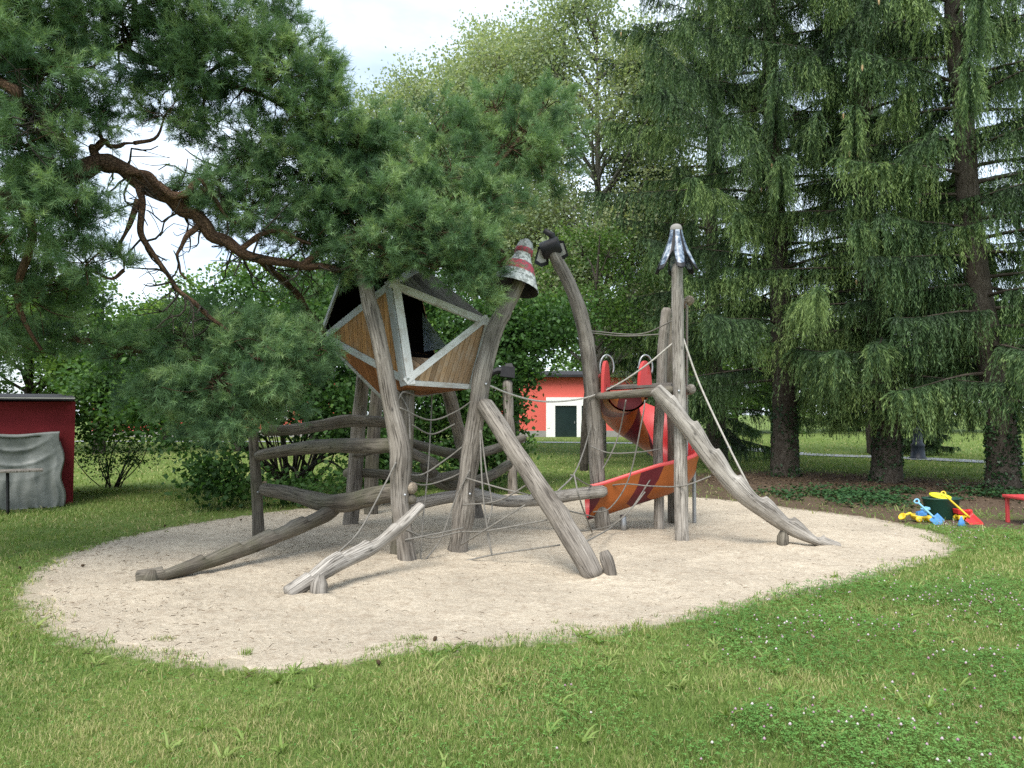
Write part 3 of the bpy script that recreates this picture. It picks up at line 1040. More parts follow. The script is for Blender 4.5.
# tangle of logs at the back
log('rail', [(345, 473, dC + .25, .085), (370, 473, dC, .08), (400, 476, dC - .2, .085), (435, 478, dC - .3, .08), (466, 473, dC - .2, .085)], WD, ch, seed=18)
log('rail', [(353, 455, dC - .2, .06), (370, 452, dC, .055), (392, 446, dC + .3, .05)], WD, ch, seed=19)
log('rail', [(404, 441, dF - .6, .08), (425, 447, dF - .5, .085), (450, 453, dF - .4, .085), (475, 454, dF - .2, .08), (500, 447, dF + .3, .08), (526, 437, dF + .9, .08)], WD, ch, seed=20)
log('rail', [(404, 449, dF - 1.3, .085), (420, 457, dF - 1.2, .085), (438, 465, dF - 1.0, .08)], WD, ch, seed=21)
log('rail', [(424, 463, dF - 1.2, .09), (433, 475, dF - 1.0, .10), (446, 484, dF - .8, .11), (468, 483, dF - .4, .105), (490, 476, dF + .1, .10), (511, 463, dF + .8, .09)], WD, ch, seed=22)
log('rail', [(400, 507, dF - 1.9, .09), (425, 502, dF - 1.7, .095), (450, 497, dF - 1.5, .095), (473, 494, dF - 1.3, .09)], W, ch, seed=23)
# balance log to the curved post
dH = gd(532)
bl = log('balance_log', [(470, 494, dF - 1.25, .12), (482, 497, dF - 1.2, .115), (510, 501, dF - 1.2, .10), (545, 499, dF - 1.3, .10), (580, 494, dH - .2, .10), (607, 491, dH - .2, .09)], WL, seed=24, round_end=.05)
tag(bl, 'pale horizontal balance log running from house posts to the curved post', 'log')
stump = log('stump', [(611, 581, dL + .04, .075), (609, 566, dL + .06, .075), (604, 551, dL + .1, .075)], W, seed=25)
tag(stump, 'short sawn stump in the sand beside the foot of the leaning log', 'stump')

def bolt(parent, px, py, d, r=.016):
    mb = MB()
    lathe(mb, [(.001, .012), (r * .8, .012), (r, .006), (r, -.02), (.001, -.02)], P(px, py, d), 10, axis=(0, -1, .05))
    mb.build('bolt', M['metal'], parent)


for (qx, qy, qd) in ((405, 495, dA - .11), (392, 447, dA - .06), (258, 492, dP - .075), (256, 458, dP - .075), (486, 384, dB - .17), (470, 494, dB - .18)):
    bolt(ch, qx, qy, qd)

# the house body
hv = dict(a=P(320, 337, 9.35), b=P(391, 280, 8.42), c=P(407, 385, 8.36), r=P(489, 320, 8.92), e=P(471, 389, 9.0), f=P(383, 400, 9.05),
          g=P(344, 270, 9.2), h=P(420, 264, 8.95), k=P(486, 318, 9.9), n=P(436, 358, 10.1), o=P(418, 280, 10.1), m=P(346, 318, 10.3))
cen = np.mean([hv[k] for k in hv], axis=0)
ph = MB().add(np.zeros((0, 3)), [])
house = bpy.data.objects.new('playhouse', None)


def tri_panel(name, keys, m, plank_dir=None, parent=ch, thick=.03, inset=0.0):
    p = np.array([hv[k] for k in keys])
    nrm = np.cross(p[1] - p[0], p[2] - p[0])
    if np.dot(nrm, p.mean(0) - cen) < 0: nrm = -nrm
    nrm /= np.linalg.norm(nrm)
    ua = None
    if plank_dir is not None:
        pd = np.asarray(plank_dir, float)
        ua = np.cross(pd - nrm * np.dot(pd, nrm), nrm)
    mb = MB()
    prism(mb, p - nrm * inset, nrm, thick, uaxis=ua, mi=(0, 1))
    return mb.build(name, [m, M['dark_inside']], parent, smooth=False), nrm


UPV = np.array([0, 0, 1.0])
body = ch
_, n1 = tri_panel('wall_panel', 'abc', M['board_brown'], UPV)
_, n2 = tri_panel('floor_panel', 'acf', M['board_red'], UPV + np.array([.4, 0, 0]))
_, n3 = tri_panel('floor_panel', 'fce', M['board_red'], np.array([1.0, 0, 0]))
_, n4 = tri_panel('wall_panel', 'cre', M['board_pale'], UPV + np.array([.25, 0, 0]))
_, n6 = tri_panel('wall_panel', 'bhr', M['board_grey'], UPV + np.array([-.6, 0, 0]))
for ks in ('hrk', 'hok', 'erk', 'ekn', 'fen', 'afn', 'anm', 'amg', 'mno', 'mog', 'goh'):
    tri_panel('wall_panel', ks, M['board_brown'], UPV)
# roof
rp = np.array([P(333, 268, 9.05), P(432, 262, 8.72), P(446, 262, 10.4), P(338, 266, 10.5)])
mb = MB()
prism(mb, rp + [0, 0, .05], (0, 0, 1), .045, uaxis=np.array([1.0, 0, 0]))
rf = mb.build('roof', M['board_grey'], ch, smooth=False)
mb = MB()
board(mb, rp[0] + [0, -.005, .02], rp[1] + [0, -.005, .02], .07, (0, -1, 0), .02)
mb.build('edge_board', M['trim_grey'], rf, smooth=False)
# trim boards
def trim(p, q, wd, nrm, m, shift=0.0, th=.03, lift=.012, name='trim_board', parent=ch):
    mb = MB()
    nrm = np.asarray(nrm, float) / np.linalg.norm(nrm)
    board(mb, p + nrm * lift, q + nrm * lift, wd, nrm, th, shift)
    return bevel(mb.build(name, m, parent, smooth=False), .004, 1)


def toward(p, q, inside, nrm):
    d = (q - p) / np.linalg.norm(q - p)
    w = np.cross(nrm - d * np.dot(nrm, d), d)
    return 1.0 if np.dot(w, inside - p) > 0 else -1.0


va, vb, vc, vr, ve, vf, vg, vh = (hv[k] for k in 'abcrefgh')
m1 = (va + vb + vc) / 3
trim(va, vb, .085, n1, M['trim_grey'], .045 * toward(va, vb, m1, n1))
trim(va, vc, .085, n1, M['trim_grey'], .045 * toward(va, vc, m1, n1), lift=.015)
trim(vb, vc, .10, n1, M['trim_grey'], .05 * toward(vb, vc, m1, n1), lift=.018)
n5 = np.cross(vr - vb, vc - vb)
if np.dot(n5, (vb + vr + vc) / 3 - cen) < 0: n5 = -n5
n5 /= np.linalg.norm(n5)
m5 = (vb + vr + vc) / 3
wf = thing  # (the window frame is three boards of the house)
win = trim(vb, vc, .095, n5, M['trim'], .05 * toward(vb, vc, m5, n5), th=.05, lift=.02, name='window_frame')
trim(vb, vr, .085, n5, M['trim'], .045 * toward(vb, vr, m5, n5), th=.05, lift=.023, name='window_frame')
trim(vc, vr, .08, n5, M['trim'], .042 * toward(vc, vr, m5, n5), th=.05, lift=.026, name='window_frame')
# deep sill inside the lower left corner of the window
mb = MB()
sill = np.array([vc * .95 + vb * .03 + vr * .02, vc * .60 + vr * .40, vc * .60 + vr * .40 + np.array([-.30, .30, -.02]), vc * .70 + vb * .30 + np.array([.04, .30, 0.0])])
snr = np.cross(sill[1] - sill[0], sill[3] - sill[0])
prism(mb, sill, snr * (1 if snr[2] > 0 else -1), .025)
mb.build('sill', M['board_pale'], ch, smooth=False)
m4 = (vc + vr + ve) / 3
trim(vc, ve, .06, n4, M['trim'], .03 * toward(vc, ve, m4, n4))
trim(vr, ve, .05, n4, M['trim_grey'], .025 * toward(vr, ve, m4, n4), lift=.016)
m6 = (vb + vh + vr) / 3
trim(vb, vh, .09, n6, M['trim'], .045 * toward(vb, vh, m6, n6))
ng = np.cross(vg - va, vb - va)
if np.dot(ng, (va + vg + vb) / 3 - cen) < 0: ng = -ng
trim(va, vg, .05, ng, M['trim_grey'], .0)
trim(va, vf, .06, n2, M['trim_grey'], .03 * toward(va, vf, (va + vc + vf) / 3, n2))
# slanted acrylic pane in the rear opening
mb = MB()
pp = np.array([P(422, 312, 10.0), P(447, 347, 10.05), P(424, 352, 10.05)])
prism(mb, pp, (0, -1, 0.1), .012)
mb.build('window_pane', M['acrylic'], ch, smooth=False)


def cap_mat():
    m, nt, bs, _ = new_mat('banded_cap_paint')
    sep = N(nt, 'ShaderNodeSeparateXYZ')
    nt.links.new(attr(nt), sep.inputs[0])
    c = ramp(nt, math_n(nt, 'DIVIDE', sep.outputs[1], 0.62), [(0.0, (0.52, 0.54, 0.52)), (0.30, (0.42, 0.05, 0.08)), (0.52, (0.52, 0.54, 0.52)), (0.74, (0.42, 0.05, 0.08)), (0.84, (0.34, 0.36, 0.35))], 'CONSTANT')
    n = noise(nt, wpos(nt), 22, 5, 0.65)
    c = mixc(nt, ramp(nt, n, [(0.47, (0, 0, 0)), (0.55, (0.75, 0.75, 0.75))]), c, (0.10, 0.115, 0.10))
    nt.links.new(c, bs.inputs['Base Color'])
    bs.inputs['Roughness'].default_value = 0.7
    return m


M['cap'] = cap_mat()
# pointed banded cap on the right-hand post
cb = P(514, 288, dB + .08)
axis = np.array([-.02, -.25, 1.0]) + np.array([0.10, 0, 0])
axis = np.array([.26, .20, 1.0])
mb = MB()
lathe(mb, [(.31, 0), (.31, .012), (.27, .09), (.225, .19), (.175, .30), (.125, .38), (.10, .46), (.115, .47), (.11, .54), (.085, .62), (.03, .665), (.001, .67)], cb, 20, axis)
lathe(mb, [(.001, .55), (.06, .5), (.15, .28), (.25, .07), (.30, .004), (.31, 0)], cb, 20, axis, 1)
mb.build('post_cap', [M['cap'], M['black']], ch)

# ------------------------------------------------------------------ slide tower
dT1, dT2 = gd(542), gd(530)
tw = thing('slide_tower', 'tall log tower with deck and notched climbing log at the right', 'play tower', G(682, 542))
hp = log('curved_post', [(605, 538, dH, .125), (601, 510, dH, .125), (597, 470, dH, .125), (595, 430, dH, .128), (592, 390, dH, .128), (587, 345, dH, .125), (580, 312, dH, .12), (569, 283, dH, .11), (558, 262, dH, .105), (552, 250, dH, .10)], W, tw, seed=30, rough=.07)
log('post', [(682, 548, dT1, .105), (681, 500, dT1, .10), (680, 420, dT1, .095), (678, 340, dT1, .09), (677, 264, dT1, .085)], WL, tw, seed=31, rough=.05)
log('post', [(659, 534, dT2, .085), (659, 490, dT2, .08), (658, 440, dT2, .08), (661, 390, dT2, .085), (663, 345, dT2, .085), (667, 308, dT2, .085)], W, tw, seed=32, rough=.07)
dT4 = gd(523)
log('post', [(673, 527, dT4, .09), (673, 450, dT4, .09), (672, 390, dT4, .09), (671, 330, dT4, .085), (671, 318, dT4, .085)], WD, tw, seed=33, rough=.07)
zd = P(640, 392, dT1 + .2)[2]
log('deck_beam', [(596, 396, dH - .18, .062), (630, 394, dT1 + .35, .065), (665, 391, dT1 + .1, .07), (673, 390, dT1 + .1, .065)], WD, tw, seed=34, rough=.06)
mb = MB()
board(mb, P(603, 388, dH + .0), P(672, 384, dT1 + .5), .36, (0, 0, 1), .035)
mb2 = mb.build('deck', M['board_grey'], tw, smooth=False)
mb = MB()
board(mb, P(603, 386, dH + .38), P(672, 383, dT1 + .95), .33, (0, 0, 1), .035)
mb.build('deck', M['board_grey'], tw, smooth=False)
log('deck_beam', [(691, 389, dT1 + .12, .075), (690, 390, dT1 + .6, .075), (684, 391, dT4 + .5, .07)], W, tw, seed=35, rough=.05)
log('deck_beam', [(690, 300, dT1 + .2, .075), (686, 303, dT1 + .7, .075), (680, 306, dT4 + .3, .07)], WB, tw, seed=36, rough=.05)
tube('hoist_pole', [P(687, 522, dT2 + .3), P(687, 400, dT2 + .2), P(687, 302, dT1 + .25)], [.018, .018, .018], M['metal'], tw, seed=37, seg=8)


def steps_mod(V, C, s, L):
    up = V[..., 2] - C[:, None, 2]
    r = np.abs(up).max(1)[:, None] + 1e-6
    w = np.clip(up / r, 0, 1) ** 1.2
    V = V.copy()
    s0, st = .22, (L - .45) / 6.0
    ph = ((s - s0) / st) % 1.0
    ok = (s > s0) & (s < L - .22)
    cut = np.where(ok, .075 * (.5 - .5 * np.cos(2 * math.pi * np.clip(ph, 0, 1) ** .55)) - .02, 0)[:, None]
    V[..., 2] -= w * cut
    return V


dS = gd(547)
log('step_log', [(840, 546, dS, .045), (818, 540, dS, .085), (792, 527, dS + .03, .125), (767, 510, dS + .05, .14), (741, 490, dS + .08, .145), (715, 461, dS + .12, .145), (690, 429, dS + .16, .14), (668, 403, dS + .2, .125), (655, 388, dS + .22, .10)], WL, tw, seed=38, rough=.05, mod=steps_mod, rings=260, seg=24)
log('peg', [(783, 550, dS - .02, .08), (783, 540, dS + .0, .08), (784, 530, dS + .04, .07)], WD, tw, seed=39)
for (qx, qy) in ((692, 424), (718, 459), (744, 489), (786, 513)):
    pass


for (qx, qy, qd) in ((679, 391, dT1 - .09), (597, 396, dH - .115), (661, 392, dT2 - .08)):
    bolt(tw, qx, qy, qd)

# jester cap: eight pleated panels with arched cut-outs over the post top
def jester_mat():
    m, nt, bs, _ = new_mat('painted_tin')
    n = noise(nt, wpos(nt), 13, 5, 0.65)
    c = ramp(nt, n, [(0.42, (0.03, 0.05, 0.085)), (0.52, (0.14, 0.19, 0.26)), (0.70, (0.52, 0.55, 0.59))])
    nt.links.new(c, bs.inputs['Base Color'])
    bs.inputs['Roughness'].default_value = 0.35
    return m


M['tin'] = jester_mat()
jc = P(676.5, 272, dT1)
k_ = dT1 / F
seg, lev = 72, 26
th = np.linspace(0, 2 * math.pi, seg, endpoint=False)
tt = np.linspace(0, 1, lev)
rp_ = np.interp(tt, [0, .12, .35, .6, .85, 1], [17.5 * k_, 16 * k_, 12.5 * k_, 9.0 * k_, 6.2 * k_, 5.2 * k_])
pleat = 1.18 + .10 * np.cos(6 * (th[None, :] - .5236)) * np.interp(tt, [0, .5, 1], [1, .5, .05])[:, None]
zb_ = np.interp(np.abs((((th - .5236 + math.pi / 6) / (math.pi / 3)) % 1) - .5) * 2, [0, .42, .62, 1], [0, 1.5 * k_, 14 * k_, 20 * k_])
zt_ = 42 * k_
Zj = zb_[None, :] + (zt_ - zb_[None, :]) * tt[:, None]
rj = np.interp(Zj / zt_, tt, rp_) * pleat
V = np.stack([jc[0] + rj * np.cos(th), jc[1] + rj * np.sin(th), jc[2] + Zj], -1)
i, j = np.meshgrid(np.arange(lev - 1), np.arange(seg), indexing='ij')
j2 = (j + 1) % seg
q = np.stack([i * seg + j, i * seg + j2, (i + 1) * seg + j2, (i + 1) * seg + j], -1).reshape(-1, 4)
seam = (np.abs((((th - .5236) / (math.pi / 3)) % 1) - .5) < .10)
mi = np.where(((i < 3) | seam[j] | seam[j2]), 1, 0).ravel()
mb = MB()
mb.add(V.reshape(-1, 3), [q], None, mi)
jo = mb.build('pointed_cap', [M['tin'], M['black']], tw)
s = jo.modifiers.new('thick', 'SOLIDIFY')
s.thickness = .015
mb = MB()
lathe(mb, [(5.8 * k_, 41 * k_), (6.2 * k_, 42 * k_), (6.0 * k_, 45 * k_), (4.6 * k_, 47.5 * k_), (2.4 * k_, 48.6 * k_), (.0005, 49 * k_)], jc, 16)
mb.build('knob', M['plinth'], jo)

# lantern-like head on the curved post
top = P(551, 250, dH)
kk = dH / F
hd = MB()
ax_h = np.array([.93, -.15, .33])
lathe(hd, [(.001, -10 * kk), (8.2 * kk, -10 * kk), (9 * kk, -8 * kk), (9 * kk, 8 * kk), (8.2 * kk, 10 * kk), (.001, 10 * kk)], top + [0, 0, 2 * kk], 18, ax_h)
ho = hd.build('post_head', M['black'], hp)
for sgn in (-1, 1):
    fl = MB()
    c0 = top + ax_h / np.linalg.norm(ax_h) * sgn * 9.5 * kk + np.array([0, -.03, -3 * kk])
    poly = np.array([[-5, 7], [4.5, 6], [6.5, -6], [0, -8.5], [-6.5, -6]]) * 1.3 * kk
    ux, uy = np.array([.85 * 1, -.45 * sgn, 0]), np.array([-.15 * sgn, 0, 1.0])
    outer = np.array([c0 + ux * a + uy * b for a, b in poly])
    prism(fl, outer, (sgn * .45, -.85, 0.1), .02, mi=(1, 1))
    prism(fl, c0 + (outer - c0) * .68 + np.array([sgn * .45, -.85, .1]) * .006, (sgn * .45, -.85, 0.1), .006, mi=(0, 0))
    fl.build('flap', [M['cap_pink'] if 'cap_pink' in M else M['fascia'], M['black']], hp, smooth=False)
hn = MB()
tube_into(hn, [top + [2 * kk, 0, 8 * kk], top + [1 * kk, 0, 15 * kk], top + [-7 * kk, 0, 20 * kk]], [4 * kk, 3.6 * kk, 2.6 * kk], seg=8)
hn.build('horn', M['black'], hp)

# short post with the black bird head, further back
dG = gd(495)
gp = thing('bird_post', 'thin grey post with black bird head behind the play house', 'post', G(513, 495))
log('post', [(513, 497, dG, .115), (512, 460, dG, .115), (509, 420, dG, .12), (507, 380, dG, .115)], W, gp, seed=40)
kg = dG / F
bh = P(505, 372, dG)
mb = MB()
box(mb, bh + np.array([3, 0, 0]) * kg, np.array([15, 13, 11]) * kg, ry=.12, taper=.85)
box(mb, bh + np.array([4, 0, 6.5]) * kg, np.array([9, 9, 4]) * kg, ry=-.1, taper=.7)
tube_into(mb, [bh + np.array(v) * kg for v in ((-3, 0, 1), (-9, -1, 1), (-13, -1, -2), (-15, -1, -6))], [4.2 * kg, 3.2 * kg, 2.2 * kg, .6 * kg], seg=8, rough=.1)
bevel(mb.build('bird_head', M['black'], gp, smooth=False), .02, 2)

# ------------------------------------------------------------------ spiral slide
def slide():
    cxs, cys, Rr = 2.01, 10.75, .42
    o = thing('spiral_slide', 'red spiral slide with orange and maroon outside behind the tower', 'slide', (cxs, cys, 0))
    cl = []
    x_in = cxs - Rr
    for y in np.linspace(9.95, cys, 5)[:-1]: cl.append((x_in, y))
    for a in np.linspace(180, -90, 40): cl.append((cxs + Rr * math.cos(R(a)), cys + Rr * math.sin(R(a))))
    for x in np.linspace(cxs, 1.07, 8)[1:]: cl.append((x, cys - Rr - .02 * (cxs - x)))
    cl = np.array(cl)
    s = np.concatenate([[0], np.cumsum(np.linalg.norm(np.diff(cl, axis=0), axis=1))])
    n = 110
    u = np.linspace(0, s[-1], n)
    cx_ = np.interp(u, s, cl[:, 0])
    cy_ = np.interp(u, s, cl[:, 1])
    z = np.interp(u / s[-1], [0, .12, .2, .39, .575, .766, .9, 1], [1.98, 1.96, 1.88, 1.42, .94, .71, .55, .43])
    z = np.convolve(np.pad(z, 6, mode='edge'), np.ones(13) / 13, mode='valid')
    t = np.stack([np.gradient(cx_), np.gradient(cy_)], -1)
    t /= np.linalg.norm(t, axis=1)[:, None]
    out = np.stack([-t[:, 1], t[:, 0]], -1)       # to the left of travel = outer side (clockwise turn)
    rad = .27
    inner = [(rad * math.sin(R(a)), -rad * math.cos(R(a))) for a in np.linspace(-92, 92, 17)]
    inner = [(inner[0][0] - .005, inner[0][1] + .05)] + inner + [(inner[-1][0] + .04, inner[-1][1] + .22)]
    th_ = .028
    outer = [((rad + th_) * math.sin(R(a)), -(rad + th_) * math.cos(R(a))) for a in np.linspace(92, -92, 17)]
    outer = [(inner[-1][0] + .045, inner[-1][1] + .004)] + [(inner[-1][0] + .04, inner[-1][1] - .045)] + outer + [(inner[0][0] - th_, inner[0][1])]
    prof = np.array(inner + outer)
    ni = len(inner)
    m = len(prof)
    V = np.zeros((n, m, 3))
    V[..., 0] = cx_[:, None] + out[:, None, 0] * prof[None, :, 0]
    V[..., 1] = cy_[:, None] + out[:, None, 1] * prof[None, :, 0]
    V[..., 2] = z[:, None] + prof[None, :, 1]
    hi = np.interp(u / s[-1], [0, .25, .38, .5, .62, 1], [0, .04, .24, .2, 0, 0])
    V[..., 2] += hi[:, None] * np.clip((prof[None, :, 1] - .10) / .12, 0, 1) * (prof[None, :, 0] > 0)
    g = np.stack([np.broadcast_to(u[:, None], (n, m)), np.broadcast_to(np.linspace(0, 3, m)[None, :], (n, m)) - 1.2, np.zeros((n, m))], -1)
    i, j = np.meshgrid(np.arange(n - 1), np.arange(m), indexing='ij')
    j2 = (j + 1) % m
    q = np.stack([i * m + j, (i + 1) * m + j, (i + 1) * m + j2, i * m + j2], -1).reshape(-1, 4)
    mi = np.where((j < ni + 1) | (j == m - 1), 0, 1).ravel()
    mb = MB()
    mb.add(V.reshape(-1, 3), [q], g.reshape(-1, 3), mi)
    low = np.where(prof[:ni, 1] < -.07)[0]
    mb.add(V[0, low] + [0, -.003, 0], [np.arange(len(low))], g[0, low], 1)
    mb.build('chute', [M['slide_red'], M['slide_out']], o)
    # entrance cheeks and hoops
    for px in (-.27, .27):
        mb = MB()
        a = np.linspace(0, math.pi, 15)
        w, hh = .19, .36
        poly = [(-w, -.06)] + [(-w * math.cos(v), .03 + hh * math.sin(v)) for v in a] + [(w, -.06)]
        P3 = np.array([[x_in + px + yy * (.18 if px > 0 else .10) * 3, 9.98 + yy * .55, 2.0 + zz_] for yy, zz_ in poly])
        nrm = np.cross(P3[1] - P3[0], P3[5] - P3[0])
        if nrm[1] > 0: nrm = -nrm
        prism(mb, P3, nrm, .045)
        bevel(mb.build('side_panel', M['slide_red'], o, smooth=False), .012, 2)
        tube('handle', [(x_in + px + .11 * math.cos(v) * .9, 10.0 + .03 * math.cos(v), 2.30 + .17 * math.sin(v)) for v in np.linspace(-.5, math.pi + .5, 12)], [.013], M['metal'], o, seg=8, rings=30)
    tube('leg', [(P(620, 0, 10.25)[0], 10.25, -.02), (P(620, 0, 10.25)[0], 10.25, .14), (P(620, 0, 10.25)[0], 10.27, .22)], [.045, .045, .045], M['metal'], o, seg=10)
    tube('leg', [(cxs + .72, cys + .1, -.02), (cxs + .72, cys + .1, 1.2)], [.03, .03], M['metal'], o, seg=10)


slide()

# ------------------------------------------------------------------ ropes and nets
def rope_into(mb, pr, r=.011, sag=0.0, seed=0):
    p = [P(*q) for q in pr]
    if sag:
        p = catmull(p, 9)
        t = np.linspace(0, 1, 9)
        p = p - np.array([0, 0, 1.0]) * (sag * 4 * t * (1 - t))[:, None]
    tube_into(mb, p, [r], seg=7, rings=40, seed=seed)


def ropes(name, label, cat, lines, m, r=.011, group=None):
    mb = MB()
    for k, l in enumerate(lines): rope_into(mb, l, r, seed=k)
    a = P(*lines[0][0])
    o = mb.build(name, m, at=(a[0], a[1], 0))
    return tag(o, label, cat, group)


ropes('rope', 'long slack rope from house post past the curved post up to the tower', 'rope',
      [[(486, 384, dB - .1), (510, 394, dB + .3), (538, 401, dB + .8), (565, 401, dH - .25), (592, 396, dH - .14), (620, 383, dH - .3), (648, 364, dT1 + .2), (673, 343, dT1 + .06)]], M['rope_pale'], .012)
ropes('rope', 'taut pale hand rope slanting from tower post down to the notched climbing log', 'rope',
      [[(683, 338, dT1 - .02), (700, 385, dT1 - .05), (728, 445, dS + .1), (757, 502, dS + .05)]], M['rope_pale'], .013)
ropes('rope', 'pair of thin ropes strung high between the curved post and tower', 'rope',
      [[(590, 333, dH), (625, 336, dT2), (664, 334, dT2)], [(590, 331, dH), (640, 334, dT2 - .4), (674, 320, dT1)]], M['rope'], .009)
n0 = dL + .9
ropes('rope_net', 'knotted grey climbing net hanging under the play house between its posts', 'climbing net', [
    [(415, 567, dA + .1), (440, 567, dA + .05), (492, 555, dL + .9), (560, 545, dL + .55)],
    [(420, 567, dA + .1), (423, 520, dA + .2), (428, 470, dA + .6), (431, 420, dA + 1.0), (432, 392, dA + 1.1)],
    [(404, 529, dA - .1), (430, 538, dA + .1), (460, 532, dB - .2), (486, 531, n0), (547, 520, dL + .5)],
    [(405, 540, dA - .1), (440, 533, dA + .1), (463, 528, dB - .2)],
    [(396, 470, dA - .1), (420, 475, dA + .3), (445, 460, dA + .5), (462, 447, dB - .1)],
    [(402, 478, dA - .1), (424, 485, dA + .3), (450, 478, dB), (466, 470, dB - .1)],
    [(400, 408, dA), (430, 420, dA + .5), (455, 412, dB), (476, 398, dB - .15)],
    [(412, 425, dA + .3), (432, 434, dA + .6), (455, 424, dB)],
    [(396, 388, dA + .5), (408, 410, dA + .4), (410, 440, dA + .1)],
    [(480, 430, dB - .2), (482, 480, dL + 1.0), (486, 520, dL + .95), (492, 555, dL + .9)],
    [(492, 556, dL + .9), (487, 530, dL + .95), (492, 505, dL + 1.0), (486, 470, dL + 1.1), (481, 430, dB - .2)],
    [(466, 478, dB - .2), (500, 488, n0), (530, 495, dL + .75)],
    [(463, 505, dB - .2), (500, 500, n0), (540, 476, dL + .6)],
    [(418, 568, dA + .1), (440, 540, dA + .3), (455, 500, dA + .4), (470, 470, dB - .2)],
    [(461, 545, dB - .2), (485, 530, n0), (525, 505, dL + .7)],
    [(398, 400, dA + .1), (404, 392, dA + .3), (420, 396, dA + .7), (446, 392, dA + 1.0)],
    [(336, 555, dR1 + .6), (360, 530, dA - .4), (384, 486, dA - .2), (396, 462, dA - .12)],
], M['rope'], .0095)
ropes('rope_net', 'loose sagging climbing net between the leaning log, curved post and slide tower', 'climbing net', [
    [(558, 491, dL + .4), (574, 474, dL + 1.4), (584, 450, dH - .3), (591, 425, dH - .14)],
    [(571, 475, dL + 1.2), (593, 486, dH - .15), (626, 484, dH - .3), (649, 486, dT2 - .5), (682, 486, dT1 - .12), (711, 476, dS + .1)],
    [(593, 512, dH - .15), (610, 508, dH - .3), (629, 478, dH - .4), (642, 420, dT1 + .2), (645, 400, dT1 + .2)],
    [(545, 500, dL + .5), (575, 528, dL + .9), (590, 530, dH - .3), (612, 525, dH - .4), (631, 509, dH - .4), (650, 480, dT2 - .3)],
    [(585, 542, dL + .2), (610, 528, dH - .5), (632, 508, dH - .4), (645, 492, dH - .3)],
    [(590, 446, dH - .14), (610, 453, dH - .3), (640, 452, dT2 - .3), (660, 449, dT2 - .1)],
    [(556, 508, dL + .4), (578, 513, dL + 1.2), (595, 517, dH - .2)],
    [(602, 470, dH - .2), (612, 452, dH - .2), (620, 430, dH - .2), (626, 400, dT1 + .3)],
    [(574, 474, dL + 1.3), (580, 500, dL + 1.2), (592, 532, dH - .2)],
], M['rope'], .0095)

